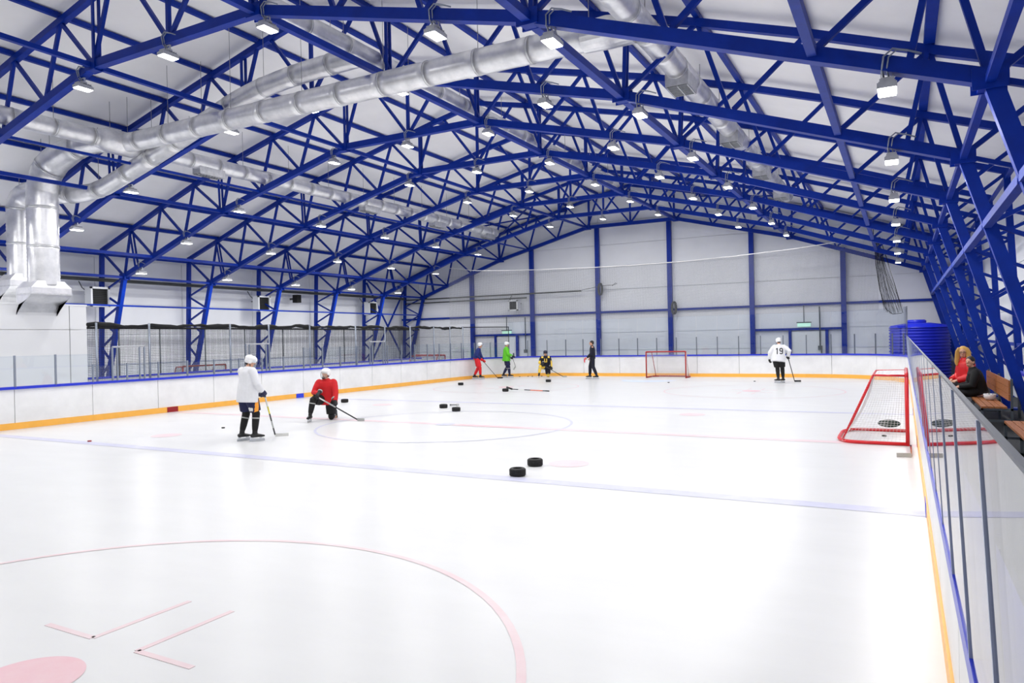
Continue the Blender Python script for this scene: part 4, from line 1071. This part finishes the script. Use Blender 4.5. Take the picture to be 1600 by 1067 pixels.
# 2 kneeling player in red
KN = dict(pel=(0,-.02,.50), che=(0,.03,.82), nk=(0,.05,1.02), hd=(0,.09,1.15), shR=(.19,.03,.95), shL=(-.19,.03,.95), hipR=(.1,0,.49), knR=(.27,.40,.53), anR=(.34,.44,.17), toeR=(.15,1,0),
          hipL=(-.1,0,.47), knL=(-.11,.06,.085), anL=(-.15,-.34,.12), toeL=(0,-.35,-1), soleL=(0,-1,.3))
top, heel, tip = (.24,.44,.66), (-.80,.52,.0), (-.98,.62,.0)
gr = grips(top, heel, .08, .5, (.1,.6,-.6), (0,.4,-.8))
KN1 = dict(KN); KN1.update(gripR=(gr[0][0], None, (.2,.7,-.4), (0,.3,-.9)), gripL=(gr[1][0], None, (-.3,.5,-.7), (.3,.5,.2)), yaw=-38, pitch=5)
r2, j2, _, _ = person('hockey player in a red jersey kneeling on one knee, white helmet with face cage', W2(-5.40,-.2), rad(-146), 1.0, KN1,
    dict(jersey='jersey_red', pants='black_cloth', socks='black_cloth', glove='glove_black', helmet='helmet_white', cage=True, bag=1.05, hem=.1))
hockey_stick(W2(-5.40,-.2), rad(-146), top, heel, tip, 'dark hockey stick held low by the kneeling red-jersey player', ('stick_white','stick_grey','stick_dark','stick_dark'), 'stick_grey')
# 3 kneeling player black and yellow
KN2 = dict(KN1); KN2.update(yaw=10, pitch=-12)
def jp(c):
    if c.z > .93 and abs(c.x) > .10 and abs(c.x) < .2: return 1
    if abs(c.x) > .24 and c.z < .8: return 1
    return 0
r3, j3, _, _ = person('hockey player in black and yellow kit kneeling by the far boards, dark helmet', W2(-10.0,28.9), rad(-152), 1.02, KN2,
    dict(jersey=['track_navy','kit_yellow'], jpaint=jp, pants=['track_navy','kit_yellow'], ppaint=lambda c: 1 if (c.y > .16 and c.z < .52) else 0, socks='kit_yellow', glove='glove_black', helmet='helmet_navy', bag=1.08, hem=.1))
b = MB(1); b.box((-.07,.18,.72), (-.03,.21,.9)); b.box((-.03,.18,.72), (.05,.21,.76)); b.box((.03,.18,.76),(.07,.21,.9)); b.build('jersey_emblem', 'kit_yellow', r3)
hockey_stick(W2(-10.0,28.9), rad(-152), top, heel, tip, 'dark hockey stick held by the black and yellow player', ('stick_dark','stick_dark'), 'stick_grey', 1.02)
# 4 player in blue jersey, red trousers
top, heel, tip = (.1,.22,.98), (-.12,.98,.0), (-.16,1.24,.0)
gr = grips(top, heel, .05, .28, (0,.6,-.6), (0,.6,-.6))
r4, _, _, _ = person('hockey player in a blue jersey and baggy red trousers by the far left boards', W2(-14.15,25.5), rad(-61), 1.0,
    dict(pel=(0,-.05,1.0), che=(0,.05,1.32), nk=(0,.12,1.50), hd=(0,.17,1.64), shR=(.18,.09,1.43), shL=(-.18,.09,1.43), gripR=(gr[0][0], None, (0,.6,-.6), (-.8,.2,.1)), gripL=(gr[1][0], None, (.1,.6,-.6), (.8,.2,.1)), anR=(.14,.16,.17), knR=(.14,.14,.56), anL=(-.14,-.15,.17), toeR=(0,1,0), toeL=(0,1,0)),
    dict(jersey='jersey_blue', pants='pants_red', socks='pants_red', glove='pants_red', cuff='red_cloth', helmet='helmet_white', hem=-.0, tape='pants_red'))
hockey_stick(W2(-14.15,25.5), rad(-61), top, heel, tip, 'dark hockey stick held by the player in red trousers', ('stick_dark','stick_dark'))
# 5 player in green
top, heel, tip = (.24,.10,1.15), (.30,.42,.45), (.30,.36,.28)
r5, _, _, _ = person('hockey player in a bright green jersey standing by the far boards', W2(-12.75,27.6), rad(-58), .99,
    dict(handR=((.18,.30,1.08),(-.5,.7,0),(0,-.3,-.9)), gripL=((-.2,.3,.98), None, (.2,.6,-.7), (.7,.2,.1)), yaw=-10, pitch=-10, anR=(.14,.14,.17), knR=(.14,.10,.56), anL=(-.14,-.16,.17), toeR=(0,1,0), toeL=(0,1,0)),
    dict(jersey='jersey_green', pants='navy', socks='navy', glove='glove_black', helmet='helmet_white', bag=1.12))
hockey_stick(W2(-12.75,27.6), rad(-58), (-.2,.28,1.12), (-.22,.46,.5), (-.22,.36,.34), 'short-looking hockey stick hanging from the green-jersey player\'s hand', ('stick_dark','stick_dark'), 'stick_grey')
# 6 coach
r6, _, _, _ = person('person in a dark navy tracksuit and skates, dark hair, standing left of the far goal', W2(-5.3,27.0), rad(112), .985,
    dict(handR=((.22,.14,.98),(0,.4,-.9),(-.9,.2,0)), handL=((-.16,.26,1.0),(.2,.6,-.6),(.8,.2,0)), anR=(.13,.14,.17), knR=(.13,.12,.57), anL=(-.13,-.18,.17), knL=(-.12,-.02,.57), toeR=(.2,1,0), toeL=(0,1,0)),
    dict(jersey='track_navy', top='jacket', pants='track_navy', hockey=False, hair='hair_dark', bag=.92, collar=True, hem=.06))
g = tag(empty('towel', W2(-5.3,27.0), rad(112)), 'red cloth held by the person in the navy tracksuit', 'cloth'); b = MB(1); b.loft([(-.14,.32,.98),(-.10,.36,.92),(-.12,.37,.82),(-.13,.36,.76)], [(.05,.03),(.07,.035),(.06,.03),(.03,.015)], (1,0,0), 10); b.build('cloth', 'red_cloth', g, True)
# 7 number 19
top, heel, tip = (.36,.16,.98), (.60,.50,.0), (.84,.56,.0)
P7 = W2(7.75,24.75)
r7, j7, _, _ = person('hockey player with number 19 on a white jersey, black shorts, back to the camera', P7, rad(10), .99,
    dict(pel=(0,0,.98), che=(.03,.07,1.3), nk=(.04,.13,1.49), hd=(.02,.18,1.62), shR=(.22,.1,1.42), shL=(-.15,.1,1.42), gripR=((.37,.18,.96), None, (.1,.4,-.8), (.2,.6,.3)), handL=((-.33,.12,.92),(-.1,.3,-.9),(.9,.3,0)), yaw=15, pitch=-25,
         anR=(.16,.05,.17), knR=(.14,.1,.56), anL=(-.02,-.02,.17), knL=(-.04,.08,.56), toeR=(-.55,.8,0), toeL=(-.7,.7,0)),
    dict(jersey='jersey_white', pants='black_cloth', socks='black_cloth', glove='glove_black', helmet='helmet_white', bag=1.1, tape='ink'))
me = print_text('19', .95, .25, j7, (.03,-.05,1.24), (1,.02,0), (.03,.2,1), (0,-1,.12), 'ink'); link('jersey_number', me, r7)
hockey_stick(P7, rad(10), top, heel, tip, 'black hockey stick held by player number 19', ('stick_dark','stick_dark'), 'stick_dark', .99)
# 8 woman on the bench, 9 seated young man
SIT = dict(pel=(0,0,.56), che=(0,.02,.90), nk=(0,.04,1.10), hd=(0,.07,1.235), shR=(.18,.02,1.02), shL=(-.18,.02,1.02), hipR=(.1,.04,.54), knR=(.13,.46,.53), anR=(.14,.47,.12), toeR=(.1,1,0), hipL=(-.1,.04,.54), knL=(-.13,.46,.53), anL=(-.14,.47,.12), toeL=(-.1,1,0))
person('woman with long blond hair and glasses in a red puffer jacket, sitting on the bench', W(16.45,9.5,0), rad(112), 1.12, {**SIT, 'handR': ((.12,.26,.66),(-.7,.5,-.2),(0,-.6,-.7)), 'handL': ((-.12,.26,.66),(.7,.5,-.2),(0,-.6,-.7)), 'yaw': 58, 'pitch': -4},
    dict(jersey='puffer', top='puffer_jacket', pants='black_cloth', hockey=False, hair='hair_blond', long=True, glasses=True, skates=False, bag=1.12, collar=True, hem=.04))
person('young man with short dark hair in a black jacket, seated on the bench', W(16.7,7.75,0), rad(95), 1.0, {**SIT, 'pel': (0,0,.56), 'che': (-.02,.08,.88), 'nk': (-.02,.14,1.06), 'hd': (-.02,.18,1.20), 'shR': (.17,.11,.99), 'shL': (-.21,.11,.99), 'handR': ((.07,.40,.66),(-.4,.8,-.2),(0,-.3,-.9)), 'handL': ((-.09,.40,.66),(.4,.8,-.2),(0,-.3,-.9)), 'yaw': 48},
    dict(jersey='black_cloth', top='jacket', pants='black_cloth', hockey=False, hair='hair_dark', bag=1.05, hem=.04, collar=True))
# ------------------------------------------------------------------ helmet on the bench
g = tag(empty('helmet', W(16.85,6.35,.7)), 'white hockey helmet with black padding lying upside down on the bench', 'helmet')
b = MB(1); b.lathe([(.03,.0),(.09,.012),(.125,.06),(.135,.12),(.128,.13),(.118,.12),(.108,.07),(.07,.03),(.0,.025)], n=24); 
b.v = [(x*.85, y*1.15, z) for x, y, z in b.v]; b.build('shell', 'helmet_white', g, True)
b = MB(1)
for a in range(0, 360, 45): b.ell((.085*math.cos(rad(a)), .115*math.sin(rad(a)), .10), (.03,.03,.028))
b.ell((0,0,.05), (.07,.09,.02)); b.build('padding', 'ink', g, True)
b = MB(1); b.tube([(-.11,.03,.12),(-.07,.1,.16),(0,.14,.17),(.07,.1,.16),(.11,.03,.12)], .005, 5, False); b.build('strap', 'ink', g, True)
# ------------------------------------------------------------------ tyres
def make_tyre():
    g = empty('tyre'); b = MB(1); r, h = .115, .098
    prof = [(.062,.012),(.07,.0),(.098,.0),(.112,.012),(.115,.03),(.1135,.033),(.1135,.037),(.115,.04),(.115,.056),(.1135,.059),(.1135,.063),(.115,.066),(.115,.086),(.112,.098),(.098,.11),(.07,.11),(.062,.098),(.075,.085),(.08,.055),(.075,.025)]
    b.lathe(prof, n=36, closed=True); b.build('tyre_wall', 'rubber', g, True)
    for k in range(18):
        a = 2*PI*k/18; t = MB(1); t.bar((.114*math.cos(a), .114*math.sin(a), .016), (.114*math.cos(a+.14), .114*math.sin(a+.14), .094), .006, .004, side=(math.cos(a), math.sin(a), 0)); t.build('tread_block', 'rubber', g)
    return g
T0 = make_tyre(); tl = [(6.95,-7.55,'small black tyre on the near blue line, the nearer of the pair'),(6.75,-6.3,'small black tyre behind the nearest one, right of it'),(-2.2,4.1,'small black tyre with a stick blade resting on it, by the centre circle'),
    (-3.55,5.15,'small black tyre at the butt end of the lying stick by the centre circle'),(-10.2,6.2,'small black tyre right of the kneeling red-jersey player'),(-11.5,19.0,'small black tyre alone near the far left boards'),
    (-5.65,14.6,'small black tyre at the blade of the orange stick'),(-7.0,23.1,'small black tyre in front of the black and yellow player')]
for i, (x, y, lab) in enumerate(tl):
    if i == 0: T0.location = W(x, y, 0); tag(T0, lab, 'tyre', 'small tyres on the ice'); T0.rotation_euler = (0, 0, .3)
    else: clone(T0, W(x, y, 0), i*.7, lab)
# lying sticks
hockey_stick(W(-3.4,5.9,0), 0, (-.35,.25,.02), (.62,-.80,.10), (.70,-1.02,.115), 'dark hockey stick lying between two small tyres', ('stick_dark','stick_dark'), 'stick_grey')
hockey_stick(W(-5.65,14.9,0), 0, (1.62,.12,.02), (.12,.12,.03), (-.02,-.08,.115), 'black and orange hockey stick lying on the ice with its blade on a tyre', ('stick_dark','stick_orange','stick_orange','stick_dark','stick_white','stick_dark'), 'stick_dark')
hockey_stick(W(14.5,-2.0,0), 0, (.03,1.0,.03), (.03,-.02,.0), (-.17,-.06,.0), 'brown hockey stick lying along the right boards by the near goal', ('goal_dark','wood'), 'stick_grey')
# pucks
def puck(x, y, lab, m='rubber'):
    g = tag(empty('puck', W(x, y, 0)), lab, 'puck', 'pucks on the ice'); b = MB(1); b.lathe([(.034,0),(.038,.003),(.038,.022),(.034,.025)], n=20); b.build('disc', m, g)
puck(-8.5,-7.69,'reddish puck on the near blue line at the left','mark_red'); puck(-7.18,-3.63,'black puck left of the standing white-jersey player')
puck(6.16,25.7,'black puck on the ice left of player number 19'); puck(1.22,23.7,'black puck in front of the far goal, right of the crease'); puck(13.9,1.6,'black puck lying inside the near red goal')
for x, y, t in ((-12.3,28.9,'nearest the green-jersey player'),(-11.7,29.2,'second from the green-jersey player'),(-11.35,29.25,'third from the green-jersey player'),(-10.7,29.6,'just left of the black and yellow player')):
    puck(x, y, 'black puck by the far boards, '+t)
g = tag(empty('puck', W(0,0,0)), 'x', 'x') if False else None
